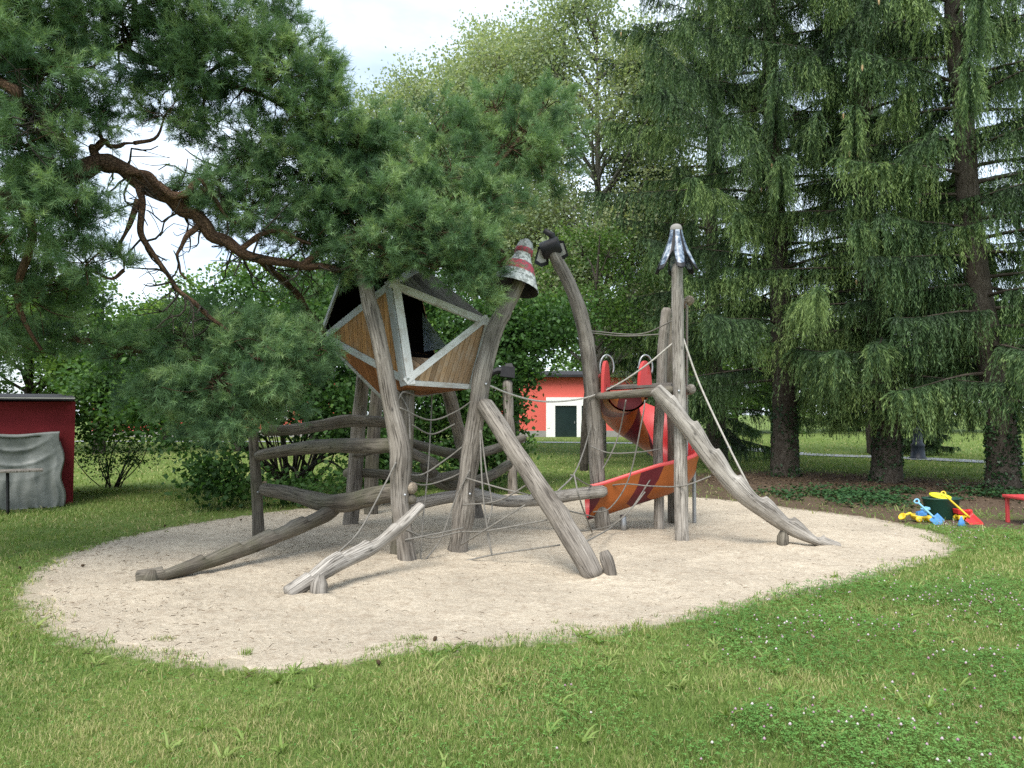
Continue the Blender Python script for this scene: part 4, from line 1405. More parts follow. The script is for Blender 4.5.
# ------------------------------------------------------------------ toys and small table on the right
def toys():
    d = gd(521)
    c = P(938, 0, d)[0]
    k = d / F
    o = thing('storage_tub', 'dark green plastic tub behind the toys at the sand edge', 'tub', (c, d + .25, 0))
    mb = MB()
    prof = [(.001, 0.0), (14.5 * k, 0), (15 * k, .01), (18 * k, .30), (19 * k, .31), (19 * k, .33), (17.3 * k, .33), (17 * k, .30), (14 * k, .03), (.001, .03)]
    lathe(mb, prof, (c, d + .25, .0), 28, scale=(1.0, .62))
    mb.build('body', M['tub_green'], o)
    dsk = MB()
    lathe(dsk, [(.001, 0), (9 * k, 0), (10 * k, .02), (10 * k, .035), (8.5 * k, .035), (8 * k, .02), (.001, .02)], (P(937, 0, d)[0], d + .25, .332), 22, axis=(.06, -.22, 1))
    tag(dsk.build('plate', M['lime'], at=(P(937, 0, d)[0], d + .25, .33)), 'yellow green plastic plate lying on the dark green tub', 'plate')
    # blue shovel leaning on the tub
    a, b = P(916, 500.5, d - .14), P(942, 525, d - .34)
    def shovel(name, lab, top, tip, mh, mbld, parent=None):
        s = thing(name, lab, 'shovel', (tip[0], tip[1], 0))
        ax_ = (top - tip) / np.linalg.norm(top - tip)
        L = np.linalg.norm(top - tip)
        joint = tip + ax_ * L * .34
        tube('handle', [joint - ax_ * .02, top - ax_ * .04], [.016, .014], mh, s, seg=10, rings=8)
        u = np.cross(ax_, [0, -1.0, .3])
        u /= np.linalg.norm(u)
        nb = np.cross(u, ax_)
        gm = MB()
        tube_into(gm, [top - ax_ * .05 , top - ax_ * .03 + u * .03, top + u * .035, top + ax_ * .015, top - u * .035, top - ax_ * .03 - u * .03, top - ax_ * .05], [.011], seg=8, rings=24)
        gm.build('grip', mh, s)
        bm_ = MB()
        nu, nv = 9, 9
        G_ = []
        for iu in np.linspace(-1, 1, nu):
            for iv in np.linspace(0, 1, nv):
                wv = .085 * (1 - .12 * iv ** 3) if iv < .9 else .085 * (1 - .12 - .2 * (iv - .9) * 10 * abs(iu))
                G_.append(joint - ax_ * (L * .34 * iv * (1 - .10 * abs(iu) ** 2 * (iv > .6))) + u * iu * wv + nb * (.028 * iu * iu - .012))
        i, j = np.meshgrid(np.arange(nu - 1), np.arange(nv - 1), indexing='ij')
        bm_.add(np.array(G_), [np.stack([i * nv + j, i * nv + j + 1, (i + 1) * nv + j + 1, (i + 1) * nv + j], -1).reshape(-1, 4)])
        bl_ = bm_.build('blade', mbld, s)
        sm = bl_.modifiers.new('thick', 'SOLIDIFY')
        sm.thickness = .008
    shovel('toy_shovel', 'light blue toy shovel leaning on the dark green tub', a, b, M['light_blue'], M['blue'])
    shovel('toy_shovel', 'toy shovel with long yellow handle and red blade', P(942.5, 493, d - .16), P(982, 529, d - .36), M['yellow'], M['toy_red'])
    # yellow sand boat / tray with a blue figure
    y = gd(521.5)
    x = P(907, 0, y)[0]
    t = thing('toy_digger', 'yellow toy digger with blue cab lying beside the sand', 'toy', (x, y, 0))
    mb = MB()
    lathe(mb, [(.001, 0), (.13, 0), (.17, .06), (.175, .075), (.155, .075), (.12, .02), (.001, .02)], (x + .04, y, .02), 18, axis=(.10, -.1, 1), scale=(1.15, .55))
    mb.build('tray', M['yellow'], t)
    mb = MB()
    box(mb, (x + .03, y, .12), (.15, .10, .08), taper=.8, ry=-.2)
    box(mb, (x + .09, y, .145), (.05, .08, .05))
    bevel(mb.build('cab', M['blue'], t, smooth=False), .015)
    mb = MB()
    box(mb, (x + .10, y, .19), (.10, .12, .045), ry=-.35)
    bevel(mb.build('hood', M['light_blue'], t, smooth=False), .012)
    tube('arm', [(x - .08, y, .08), (x - .15, y - .02, .13), (x - .24, y - .03, .10)], [.025, .022, .018], M['yellow'], t, seg=8)
    mb = MB()
    lathe(mb, [(.001, 0), (.035, 0), (.06, .05), (.052, .05), (.03, .01), (.001, .01)], (x - .25, y - .03, .06), 12, axis=(-.7, -.2, .5))
    mb.build('scoop', M['yellow'], t)
    for xx in (-.06, .12):
        mb = MB()
        lathe(mb, [(.001, -.02), (.04, -.02), (.048, -.01), (.048, .01), (.04, .02), (.001, .02)], (x + xx, y - .10, .048), 14, axis=(0, 1, 0))
        mb.build('wheel', M['yellow'], t)
    # red and yellow truck
    x, y = P(955, 0, gd(522))[0], gd(521) + .02
    t = thing('toy_truck', 'small red and yellow toy truck beside the red shovel blade', 'toy', (x, y, 0))
    mb = MB()
    box(mb, (x, y, .075), (.22, .11, .04))
    bevel(mb.build('chassis', M['yellow'], t, smooth=False), .01)
    mb = MB()
    V = []
    box(mb, (x - .03, y, .135), (.17, .13, .08), taper=1.2, ry=.12)
    bevel(mb.build('tipper', M['toy_red'], t, smooth=False), .012)
    mb = MB()
    box(mb, (x + .09, y, .135), (.075, .10, .085), taper=.8)
    bevel(mb.build('cab', M['toy_red'], t, smooth=False), .015)
    for xx in (-.075, .075):
        for yy in (-.065, .065):
            mb = MB()
            lathe(mb, [(.001, -.02), (.036, -.02), (.044, -.01), (.044, .01), (.036, .02), (.001, .02)], (x + xx, y + yy, .044), 14, axis=(0, 1, 0))
            mb.build('wheel', M['yellow'], t)
    x, y = P(948, 0, gd(526))[0], gd(526)
    mb = MB()
    lathe(mb, [(.001, 0), (.055, 0), (.06, .01), (.04, .07), (.02, .11), (.012, .14), (.001, .145)], (x, y, .0), 10, scale=(1, .7))
    tag(mb.build('sand_mould', M['blue'], at=(x, y, 0)), 'tiny blue sand mould on the grass in front of the tub', 'toy')
    # red children's table cut by the frame
    y = gd(528)
    xl, k = P(1015, 0, y)[0], y / F
    o = thing('small_table', 'low red children\'s table cut off by the right edge', 'table', (xl + .35, y + .3, 0))
    mb = MB()
    box(mb, (xl + .45, y + .28, .40), (.92, .62, .045))
    bevel(mb.build('tabletop', M['table_red'], o, smooth=False), .012)
    for xx in (.04, .86):
        for yy in (.02, .54):
            mb = MB()
            box(mb, (xl + xx, y + yy, .188), (.045, .045, .376))
            bevel(mb.build('leg', M['table_red'], o, smooth=False), .006)


toys()


def lamp():
    c = G(918, 459)
    d = c[1]
    k = d / F
    o = thing('lamp_post', 'dark blue iron lamp post beside the path between the spruces', 'lamp post', c)
    mb = MB()
    lathe(mb, [(.30, 0), (.30, .06), (.24, .10), (.22, .45), (.25, .50), (.17, .60), (.14, 1.0), (.16, 1.06), (.075, 1.15)], c, 14)
    mb.build('base', M['lamp_blue'], o)
    tube('pole', [c + [0, 0, 1.1], c + [0, 0, 3.6]], [.07, .05], M['lamp_blue'], o, seg=10)
    mb = MB()
    lathe(mb, [(.001, 0), (.07, .02), (.12, .08), (.20, .45), (.23, .47), (.22, .50), (.10, .66), (.03, .74), (.001, .78)], c + [0, 0, 3.58], 8)
    mb.build('lantern', M['lamp_blue'], o)


lamp()

# ------------------------------------------------------------------ vegetation helpers
def unit(v):
    return v / (np.linalg.norm(v, axis=-1, keepdims=True) + 1e-12)


def rand_dirs(rng, n):
    return unit(rng.normal(size=(n, 3)))


def leaf_quads(mb, C, size, rng, tint, up=0.4, aspect=0.6, axis=None):
    n = len(C)
    nrm = unit(rand_dirs(rng, n) + np.array([0, 0, up * 1.5]))
    a = rand_dirs(rng, n) if axis is None else unit(axis + rand_dirs(rng, n) * .35)
    a = unit(a - nrm * np.sum(a * nrm, 1)[:, None])
    b = np.cross(nrm, a)
    L = (size * rng.uniform(.7, 1.25, n))[:, None]
    W_ = L * aspect
    f = nrm * L * rng.uniform(-.12, .12, n)[:, None]
    V = np.stack([C - a * L * .5, C + b * W_ * .5 + f, C + a * L * .5, C - b * W_ * .5 + f], 1).reshape(-1, 3)
    g = np.zeros((4 * n, 3))
    g[:, 0] = np.repeat(np.clip(tint, 0, 1), 4)
    k = np.arange(n)[:, None] * 4
    mb.add(V, [k + np.arange(4)[None, :]], g)


def needle_tris(mb, Pb, D, L, w, rng, tint):
    """one thin triangle per needle"""
    n = len(Pb)
    side = unit(np.cross(D, rand_dirs(rng, n)))
    w = np.asarray(w).reshape(-1, 1) if not np.isscalar(w) else w
    V = np.stack([Pb - side * w * .5, Pb + side * w * .5, Pb + D * L[:, None]], 1).reshape(-1, 3)
    g = np.zeros((3 * n, 3))
    g[:, 0] = np.repeat(np.clip(tint, 0, 1), 3)
    mb.add(V, [np.arange(3 * n).reshape(-1, 3)], g)


def blade_tris(mb, Pb, tip, w, rng, tint):
    n = len(Pb)
    d = unit(tip - Pb)
    side = unit(np.cross(d, rand_dirs(rng, n) + np.array([0, 0, .01])))
    mid = Pb * .45 + tip * .55 + np.array([0, 0, 1.0]) * (np.linalg.norm(tip - Pb, axis=1) * .12)[:, None]
    w = np.broadcast_to(w, (n,))[:, None]
    V = np.stack([Pb - side * w * .5, Pb + side * w * .5, mid + side * w * .38, mid - side * w * .38, tip], 1).reshape(-1, 3)
    g = np.zeros((5 * n, 3))
    g[:, 0] = np.repeat(np.clip(tint, 0, 1), 5)
    k = np.arange(n)[:, None] * 5
    mb.add(V, [k + np.array([[0, 1, 2, 3]]), k + np.array([[3, 2, 4]])], g)


# ------------------------------------------------------------------ the overhanging pine
def pine():
    rng = np.random.default_rng(7)
    base = np.array([-6.6, 7.4, 0])
    o = thing('pine_tree', 'large pine with long twisted limbs hanging over the play house from the left', 'tree', base)
    tr = MB()
    tube_into(tr, [base + [0, 0, -.1], base + [.05, 0, 1.5], base + [-.05, .1, 3.5], base + [.1, 0, 6], base + [0, .1, 9], base + [0, 0, 11]], [.40, .33, .30, .26, .18, .06], seg=14, rough=.06, seed=3)
    tr.build('trunk', M['bark_pine'], o)
    lb = MB()
    LIMB = []
    def limb(pr, seed, rough=.12, start=None):
        p, r = pts(*pr)
        if start is not None:
            p = [np.array(start)] + p
            r = [r[0] * 1.15] + r
        r = [q_ * .70 for q_ in r]
        jr = np.random.default_rng(seed + 90)
        n3 = len(p) * 2
        p = list(catmull(p, n3) + jr.normal(size=(n3, 3)) * np.array([.015, .012, .015]) * np.minimum(1, np.arange(n3) / 3.0)[:, None])
        r = list(catmull(np.array(r)[:, None], n3)[:, 0] * (1 + jr.uniform(-.14, .14, n3)))
        tube_into(lb, p, r, seg=9, seed=seed, rough=rough, rings=110)
        LIMB.append(catmull(p, 60))
    limb([(-60, 205, 6.9, .17), (20, 195, 6.8, .155), (70, 178, 6.9, .15), (100, 162, 7.0, .13), (122, 170, 7.1, .115), (150, 190, 7.2, .105), (178, 203, 7.3, .10), (200, 222, 7.4, .095), (222, 240, 7.5, .085), (255, 257, 7.7, .075), (300, 266, 7.9, .062), (340, 268, 8.0, .05), (400, 258, 8.0, .035), (450, 266, 8.05, .025), (500, 235, 8.3, .015)], 1, start=base + [0, 0, 4.2])
    limb([(0, 83, 6.3, .065), (18, 100, 6.3, .06), (38, 112, 6.4, .055), (52, 130, 6.5, .045), (75, 150, 6.8, .03)], 2, start=base + [0, 0, 5.6])
    limb([(0, 60, 7.3, .09), (80, 50, 7.3, .07), (118, 46, 7.3, .06), (132, 34, 7.3, .05), (133, 10, 7.3, .04), (140, -30, 7.3, .03)], 3, start=base + [0, 0, 6.2])
    limb([(118, 46, 7.3, .05), (150, 62, 7.4, .045), (210, 80, 7.6, .04), (270, 100, 7.8, .03), (330, 130, 8.0, .02)], 4)
    limb([(138, 182, 7.15, .06), (142, 205, 7.15, .05), (146, 240, 7.2, .042), (165, 272, 7.3, .038), (190, 298, 7.4, .032), (225, 330, 7.6, .025), (262, 365, 7.8, .015)], 5)
    limb([(182, 207, 7.35, .055), (192, 190, 7.4, .045), (215, 172, 7.6, .04), (260, 160, 7.8, .04), (310, 150, 8.0, .035), (380, 160, 8.2, .03), (450, 165, 8.4, .02)], 6)
    limb([(200, 224, 7.4, .05), (186, 240, 7.3, .03), (178, 262, 7.3, .02), (185, 280, 7.3, .012)], 7)
    limb([(300, 266, 7.9, .05), (350, 235, 8.0, .05), (420, 215, 8.2, .045), (470, 190, 8.4, .04), (500, 160, 8.6, .035), (545, 112, 8.8, .02)], 8)
    limb([(345, 240, 7.75, .07), (360, 240, 7.8, .055), (385, 250, 7.85, .025)], 9)
    limb([(-60, 330, 7.6, .08), (0, 320, 7.7, .06), (60, 335, 7.9, .05), (130, 350, 7.9, .04), (210, 362, 7.8, .03), (285, 375, 7.8, .015)], 10, start=base + [0, 0, 2.6])
    limb([(20, 195, 6.8, .08), (30, 240, 6.8, .05), (20, 300, 7.0, .04), (40, 350, 7.3, .02)], 11)
    limb([(200, 80, 7.6, .03), (240, 50, 7.7, .025), (270, 20, 7.8, .015)], 12)
    limb([(255, 257, 7.7, .05), (290, 285, 8.4, .07), (315, 320, 8.9, .05), (330, 345, 9.4, .03)], 13)
    limb([(128, 172, 7.1, .07), (148, 176, 7.05, .06), (168, 193, 7.1, .055), (186, 196, 7.15, .05), (196, 182, 7.2, .04), (214, 196, 7.3, .03), (224, 214, 7.4, .02), (238, 222, 7.5, .012)], 14)
    limb([(100, 162, 7.0, .06), (92, 148, 6.95, .05), (104, 140, 6.95, .04), (118, 146, 7.0, .03), (134, 143, 7.0, .015)], 15)
    limb([(240, 250, 7.6, .05), (258, 236, 7.6, .04), (282, 232, 7.7, .03), (310, 244, 7.8, .02)], 16)
    limb([(138, 200, 7.15, .04), (128, 228, 7.1, .03), (120, 250, 7.1, .02), (124, 270, 7.1, .01)], 17)
    allp = np.vstack(LIMB)
    # dead twigs
    dt = MB()
    for k in range(150):
        s0 = LIMB[rng.choice([0, 0, 4, 5, 5, 1, 2, 3])]
        a = s0[rng.integers(18, 50)]
        d = unit(np.array([rng.normal(), rng.normal() * .6, rng.normal() * .9 - .15]))
        L = rng.uniform(.2, .8)
        p = [a]
        for q_ in range(4):
            d = unit(d + rng.normal(size=3) * .4)
            p.append(p[-1] + d * L / 4)
        tube_into(dt, p, [.013, .005], seg=4, rings=7, seed=k, caps=False)
        for z_ in range(2):
            e = unit(d + rng.normal(size=3) * .8)
            b_ = p[rng.integers(1, 4)]
            tube_into(dt, [b_, b_ + e * L * .3, b_ + unit(e + rng.normal(size=3) * .4) * L * .55], [.006, .003], seg=3, rings=5, seed=k, caps=False)
    dt.build('twigs', M['bark_leaf'], o)
    blobs = [(30, 15, 85, 45, 6.6, 1.2), (125, 8, 70, 38, 7.1, 1.0), (215, 50, 75, 55, 7.5, 1.2), (285, 75, 52, 55, 7.6, 1.2), (318, 115, 42, 45, 7.7, .9),
             (45, 75, 70, 40, 6.5, .7), (25, 150, 55, 50, 6.5, 1.0), (75, 205, 45, 30, 6.6, .8), (25, 220, 55, 42, 6.6, .8), (30, 300, 50, 40, 7.2, .7), (12, 340, 40, 30, 7.6, .6), (85, 265, 40, 35, 6.9, .5),
             (205, 190, 35, 22, 7.4, .7), (195, 115, 50, 22, 7.4, .5), (165, 115, 35, 25, 7.2, .4), (255, 150, 60, 35, 7.8, .9), (250, 210, 55, 38, 7.8, 1.0), (305, 175, 60, 55, 8.0, 1.1), (310, 230, 45, 34, 8.0, 1.0), (275, 10, 20, 25, 7.8, .5),
             (170, 70, 60, 40, 7.3, .9), (100, 110, 40, 22, 7.0, .4), (335, 150, 40, 45, 8.0, .9),
             (375, 150, 48, 42, 8.3, 1.0), (380, 205, 62, 40, 8.1, 1.1), (440, 135, 50, 35, 8.6, .8), (450, 180, 60, 45, 8.4, 1.0), (505, 150, 48, 45, 8.7, 1.0), (495, 110, 30, 28, 8.8, .7), (545, 108, 32, 34, 8.9, .8), (540, 165, 40, 45, 8.9, .7),
             (430, 232, 70, 32, 8.0, 1.1), (468, 245, 36, 30, 8.0, 1.0), (492, 208, 42, 30, 8.3, .9), (465, 278, 34, 14, 8.0, .5), (355, 255, 38, 14, 7.9, .6), (395, 248, 50, 20, 7.9, .8), (385, 272, 20, 10, 7.95, .25), (440, 262, 38, 12, 8.0, .4), (345, 272, 14, 12, 8.1, .25), (568, 120, 22, 35, 9.1, .4),
             (125, 352, 44, 24, 8.0, .7), (195, 345, 62, 30, 7.9, 1.1), (268, 345, 50, 30, 7.9, 1.0), (225, 385, 70, 32, 7.7, 1.2), (165, 385, 48, 26, 7.9, .9), (285, 385, 36, 30, 7.8, .8), (240, 422, 38, 18, 7.7, .8), (215, 432, 28, 12, 7.7, .4), (62, 335, 34, 24, 8.0, .4), (300, 300, 26, 40, 8.6, .5), (488, 292, 12, 14, 8.2, .25), (493, 266, 11, 17, 8.35, .3), (15, 265, 45, 35, 7.2, .6), (60, 285, 45, 30, 7.4, .5), (195, 412, 40, 20, 7.9, .7), (310, 355, 24, 30, 8.0, .6), (215, 325, 60, 22, 8.0, .8), (345, 200, 40, 40, 8.0, .9), (410, 190, 45, 40, 8.3, .9), (60, 130, 50, 26, 6.8, .6), (15, 50, 50, 40, 6.4, .8),
             (-120, 60, 110, 80, 6.2, 1.0), (-260, 80, 110, 90, 6.5, .9), (-120, 230, 90, 70, 6.8, .9), (-80, -80, 140, 90, 6.4, .9), (120, -90, 150, 80, 6.8, .8), (-280, -100, 130, 90, 7.0, .8), (-90, 340, 80, 60, 7.6, .8), (-250, 250, 90, 80, 7.4, .7), (-180, 40, 130, 90, 8.4, .8), (0, -140, 150, 80, 8.0, .7)]  # unseen crown beyond the frame, added to shade the left lawn
    mb = MB()
    SC = 1.0
    for bi, (px, py, rx, ry, d, dens) in enumerate(blobs):
        c = P(px, py, d)
        rxm, rym = rx / F * d, ry / F * d
        rz = 0.55 * (rxm + rym) * .8 + .12
        # connect to nearest limb
        j = np.argmin(np.sum((allp - c) ** 2, 1))
        root = allp[j]
        if np.linalg.norm(root - c) > .15:
            mid = (root + c) / 2 + rng.normal(size=3) * .06
            tube_into(lb, [root, mid, c], [.022, .016, .008], seg=5, rings=10, seed=bi, caps=False)
        nb = int(78 * dens * max(.5, (rx * ry) / 2300.0) ** .9 * SC)
        u_ = rand_dirs(rng, nb) * (rng.uniform(.12, 1.0, nb) ** .5)[:, None]
        cb_ = c + u_ * np.array([rxm, rz, rym])
        out_ = unit((cb_ - root) * np.array([1, 1, .5]) + np.array([0, 0, .25]) + rng.normal(size=(nb, 3)) * .35)
        bt = rng.uniform(-.12, .12) + 0.46
        for q_ in range(nb):
            if q_ % 2 == 0:
                tube_into(lb, [c + (cb_[q_] - c) * .1, (c + cb_[q_]) / 2 + rng.normal(size=3) * .05, cb_[q_]], [.008, .004], seg=3, rings=5, seed=q_, caps=False)
        # shoots per branchlet
        ns = 8
        ctr = np.repeat(cb_, ns, 0) + rng.normal(size=(nb * ns, 3)) * .03
        sd = unit(np.repeat(out_, ns, 0) + rng.normal(size=(nb * ns, 3)) * .48)
        sl = rng.uniform(.10, .2, nb * ns)
        st = np.repeat(bt + rng.normal(size=nb) * .2, ns) + rng.normal(size=nb * ns) * .07 + .16 * np.repeat(u_[:, 2], ns)  # clump tops lighter, undersides darker: shading put into the tint
        nn = 38
        t_ = rng.uniform(.05, 1, (nb * ns, nn))
        B_ = ctr[:, None, :] + sd[:, None, :] * (sl[:, None] * t_)[..., None]
        rd = rand_dirs(rng, nb * ns * nn).reshape(nb * ns, nn, 3)
        rd = unit(rd - sd[:, None, :] * np.sum(rd * sd[:, None, :], -1, keepdims=True))
        D_ = unit(rd * .75 + sd[:, None, :] * rng.uniform(.45, 1.1, (nb * ns, nn, 1)))
        Ln = rng.uniform(.06, .095, nb * ns * nn)
        ti = np.repeat(st, nn) + rng.normal(size=nb * ns * nn) * .08 + (t_.ravel() - .5) * .18
        needle_tris(mb, B_.reshape(-1, 3), D_.reshape(-1, 3), Ln, .0052, rng, ti)
    lb.build('branches', M['bark_pine'], o)
    mb.build('crown', M['pine'], o)


pine()


# ------------------------------------------------------------------ spruces
def spruce(name, label, base, tr_pts, z0, z1, rmax, seed, nbr, group=None, tint0=.4, detail=1.0, ivy=True, reach=None, cones=False, fine=1.0):
    rng = np.random.default_rng(seed)
    o = thing(name, label, 'tree', base, group)
    base = np.asarray(base, float)
    tp, trd = tr_pts
    mb = MB()
    tube_into(mb, tp, trd, seg=14, seed=seed, rough=.05)
    mb.build('trunk', M['bark_spruce'], o)
    axis = catmull(tp, 200)
    H = axis[-1][2]
    def on_axis(z): return np.array([np.interp(z, axis[:, 2], axis[:, 0]), np.interp(z, axis[:, 2], axis[:, 1]), z])
    bmb, fmb, cmb = MB(), MB(), MB()
    SA, SL, SD, ST, SN = [], [], [], [], []
    for b in range(nbr):
        f = (b + rng.uniform(0, 1)) / nbr
        z = z0 + (z1 - z0) * f
        az = b * 2.399 + rng.uniform(-.4, .4)
        L = rmax * np.interp(z / H, [0, .25, .55, .8, 1], [.85, 1.0, .9, .6, .1]) * rng.uniform(.7, 1.12)
        dirh = np.array([math.cos(az), math.sin(az), 0])
        if reach is not None:
            L *= reach(az, z)
        s = np.linspace(0, 1, 12)
        droop = rng.uniform(.75, 1.25)
        rise = np.interp(z, [0, 4, 12], [-.02, .10, .32])
        zz_ = L * (rise * s - .42 * droop * s ** 2 + .26 * droop * s ** 3)
        lat = np.array([-dirh[1], dirh[0], 0])
        wob = rng.normal() * .10 * L
        p = on_axis(z) + dirh * (L * s)[:, None] + lat * (wob * s ** 2)[:, None] + np.array([0, 0, 1.0]) * zz_[:, None]
        p[:, 2] = np.maximum(p[:, 2], .35)
        tube_into(bmb, p, [.05 * min(1, L / 3), .028, .012, .004], seg=4, rings=12, seed=b, caps=False)
        tg = unit(np.gradient(p, axis=0))
        ns = int(L / .022 * detail)
        ss = rng.uniform(.16, 1.0, ns) ** .85
        A_ = np.stack([np.interp(ss, s, p[:, q_]) for q_ in range(3)], -1)
        T_ = unit(np.stack([np.interp(ss, s, tg[:, q_]) for q_ in range(3)], -1))
        sd = np.where(rng.random(ns) < .5, 1.0, -1.0)[:, None]
        ld = unit(lat * sd * rng.uniform(.35, 1.0, ns)[:, None] + T_ * rng.uniform(.25, .9, ns)[:, None])
        ln = rng.uniform(.12, .62, ns) * (1.1 - .6 * ss) * np.clip(L / 3.5, .5, 1.1)
        SA.append(A_)
        SL.append(ld * ln[:, None])
        SD.append(rng.uniform(.2, 1.35, ns) ** 1.1 * np.clip(1.15 - .5 * ss, .4, 1) * (1.0 if z > 2.2 else .55) * fine)
        ST.append(np.full(ns, tint0 + .05 + rng.normal() * .12) + rng.normal(size=ns) * .09)
        # branch tip twigs too
    A_, Lv, Dp, Tn = np.concatenate(SA), np.concatenate(SL), np.concatenate(SD), np.concatenate(ST)
    n = len(A_)
    K = 32
    t_ = (np.arange(K)[None, :] + rng.uniform(0, 1, (n, K))) / K
    pos = A_[:, None, :] + Lv[:, None, :] * (t_ ** .8)[..., None]
    pos[..., 2] -= Dp[:, None] * t_ ** 1.6
    tan = Lv[:, None, :] * .8 * np.ones((1, K, 1))
    tan[..., 2] -= Dp[:, None] * 1.6 * t_ ** .6
    tan = unit(tan)
    sgn = np.where(rng.random((n, K)) < .5, 1.0, -1.0)
    side = unit(np.cross(tan, np.array([0, 0, 1.0]) + rng.normal(size=(n, K, 3)) * .5))
    dr = unit(tan + side * sgn[..., None] * rng.uniform(.15, .7, (n, K, 1)) + rng.normal(size=(n, K, 3)) * .12)
    pos[..., 2] = np.maximum(pos[..., 2], .12)
    ln = rng.uniform(.06, .14, n * K)
    wd = np.cross(dr.reshape(-1, 3), rand_dirs(rng, n * K))
    wd = unit(wd) * (.0088 * rng.uniform(.7, 1.3, n * K))[:, None]
    Pb = pos.reshape(-1, 3)
    D_ = dr.reshape(-1, 3) * ln[:, None]
    V = np.stack([Pb, Pb + D_ * .45 + wd, Pb + D_, Pb + D_ * .45 - wd], 1).reshape(-1, 3)
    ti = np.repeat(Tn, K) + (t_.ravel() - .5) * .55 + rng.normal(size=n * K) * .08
    g = np.zeros((len(V), 3))
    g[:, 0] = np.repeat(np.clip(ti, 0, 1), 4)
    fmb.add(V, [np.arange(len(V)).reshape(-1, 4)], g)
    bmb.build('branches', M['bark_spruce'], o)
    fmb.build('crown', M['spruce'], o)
    if cones:
        for q_ in rng.choice(n, 26, replace=False):
            c0 = A_[q_] + Lv[q_] + [0, 0, -Dp[q_]]
            if c0[2] < 4: continue
            cm = MB()
            lathe(cm, [(.001, 0), (.018, -.02), (.022, -.07), (.015, -.12), (.001, -.145)], c0, 7)
            cm.A = [np.full_like(a, .6) for a in cm.A]
            cm.build('cone', M['cone'], o)
    if ivy:
        iv = MB()
        m_ = 1500
        zi = rng.uniform(0, 1.9, m_) ** 1.0
        aa_ = rng.uniform(0, 6.283, m_)
        keep = fnoise(aa_ * 1.6 + seed, zi * 1.5, seed) > .42
        zi, aa_ = zi[keep], aa_[keep]
        rr_ = np.interp(zi, [0, .3, 2], [trd[0] * 1.05, trd[1] * 1.04, trd[1] * .97]) + rng.uniform(0, .05, len(zi))
        C = np.stack([np.interp(zi, axis[:, 2], axis[:, 0]) + rr_ * np.cos(aa_), np.interp(zi, axis[:, 2], axis[:, 1]) + rr_ * np.sin(aa_), zi], -1)
        leaf_quads(iv, C, .075, rng, rng.uniform(.1, .9, len(C)), up=-.1, aspect=.85)
        iv.build('ivy', M['ivy'], o)
    return o


def trunk_pts(base, xs, r0, H):
    """xs: list of (px, py) the trunk passes through at the base's distance"""
    d = base[1]
    p = [np.array([base[0], base[1], -.1])] + [P(x, y, d) for x, y in xs]
    top = p[-1] + (p[-1] - p[-2]) / np.linalg.norm(p[-1] - p[-2]) * 0
    top = np.array([p[-1][0], d, H])
    p.append(top)
    z = np.array([q_[2] for q_ in p])
    r = np.interp(z, [-.2, .35, 1.5, H * .5, H], [r0 * 1.28, r0 * 1.05, r0, r0 * .62, .05])
    return np.array(p), list(r)


b1, b2, b3 = G(785, 476), G(887, 482), G(1003, 490)
spruce('spruce_tree', 'tall spruce nearest the slide, its long drooping boughs reaching furthest left', b1,
       trunk_pts(b1, [(784, 400), (778, 250), (770, 60)],   .31, 22), 2.3, 15.5, 5.0, 101, 98, cones=True)
spruce('spruce_tree', 'middle spruce of the row, ivy covered trunk and bright drooping twigs', b2,
       trunk_pts(b2, [(885, 400), (868, 240), (858, 110), (854, 0)], .30, 22), 2.1, 15.5, 3.7, 102, 76, cones=True, tint0=.45)
spruce('spruce_tree', 'rightmost spruce with an ivy covered trunk behind the red table', b3,
       trunk_pts(b3, [(1000, 420), (972, 240), (962, 95), (953, 0)], .29, 21), 1.9, 14.5, 3.6, 103, 84, cones=True, tint0=.36)
b4, b5, b6 = np.array([P(868, 0, 30)[0], 30, 0]), np.array([P(712, 0, 25)[0], 25, 0]), np.array([P(1090, 0, 20)[0], 20, 0])
spruce('spruce_tree', 'spruce standing further back between the first two trunks', b4, trunk_pts(b4, [(868, 300), (868, 100)], .33, 24), 3.2, 19, 4.2, 104, 62, ivy=False, tint0=.25, detail=.7)
spruce('spruce_tree', 'dark spruce right behind the slide tower with boughs sweeping down to the lawn', b5, trunk_pts(b5, [(712, 300), (712, 100)], .3, 22), .7, 17, 4.8, 105, 74, ivy=False, tint0=.2, detail=.9)
spruce('spruce_tree', 'spruce at the far right whose trunk is outside the frame', b6, trunk_pts(b6, [(1090, 300), (1085, 100)], .3, 22), 2.6, 16, 4.4, 106, 60, ivy=False, tint0=.3, detail=.8)
b7 = G(922, 455)
spruce('spruce_sapling', 'small bushy spruce sapling right behind the lamp post', b7, (np.array([b7, b7 + [0, 0, 1.5], b7 + [0, 0, 3.2]]), [.06, .04, .01]), .15, 2.9, 1.15, 107, 46, ivy=False, tint0=.25, fine=.45)


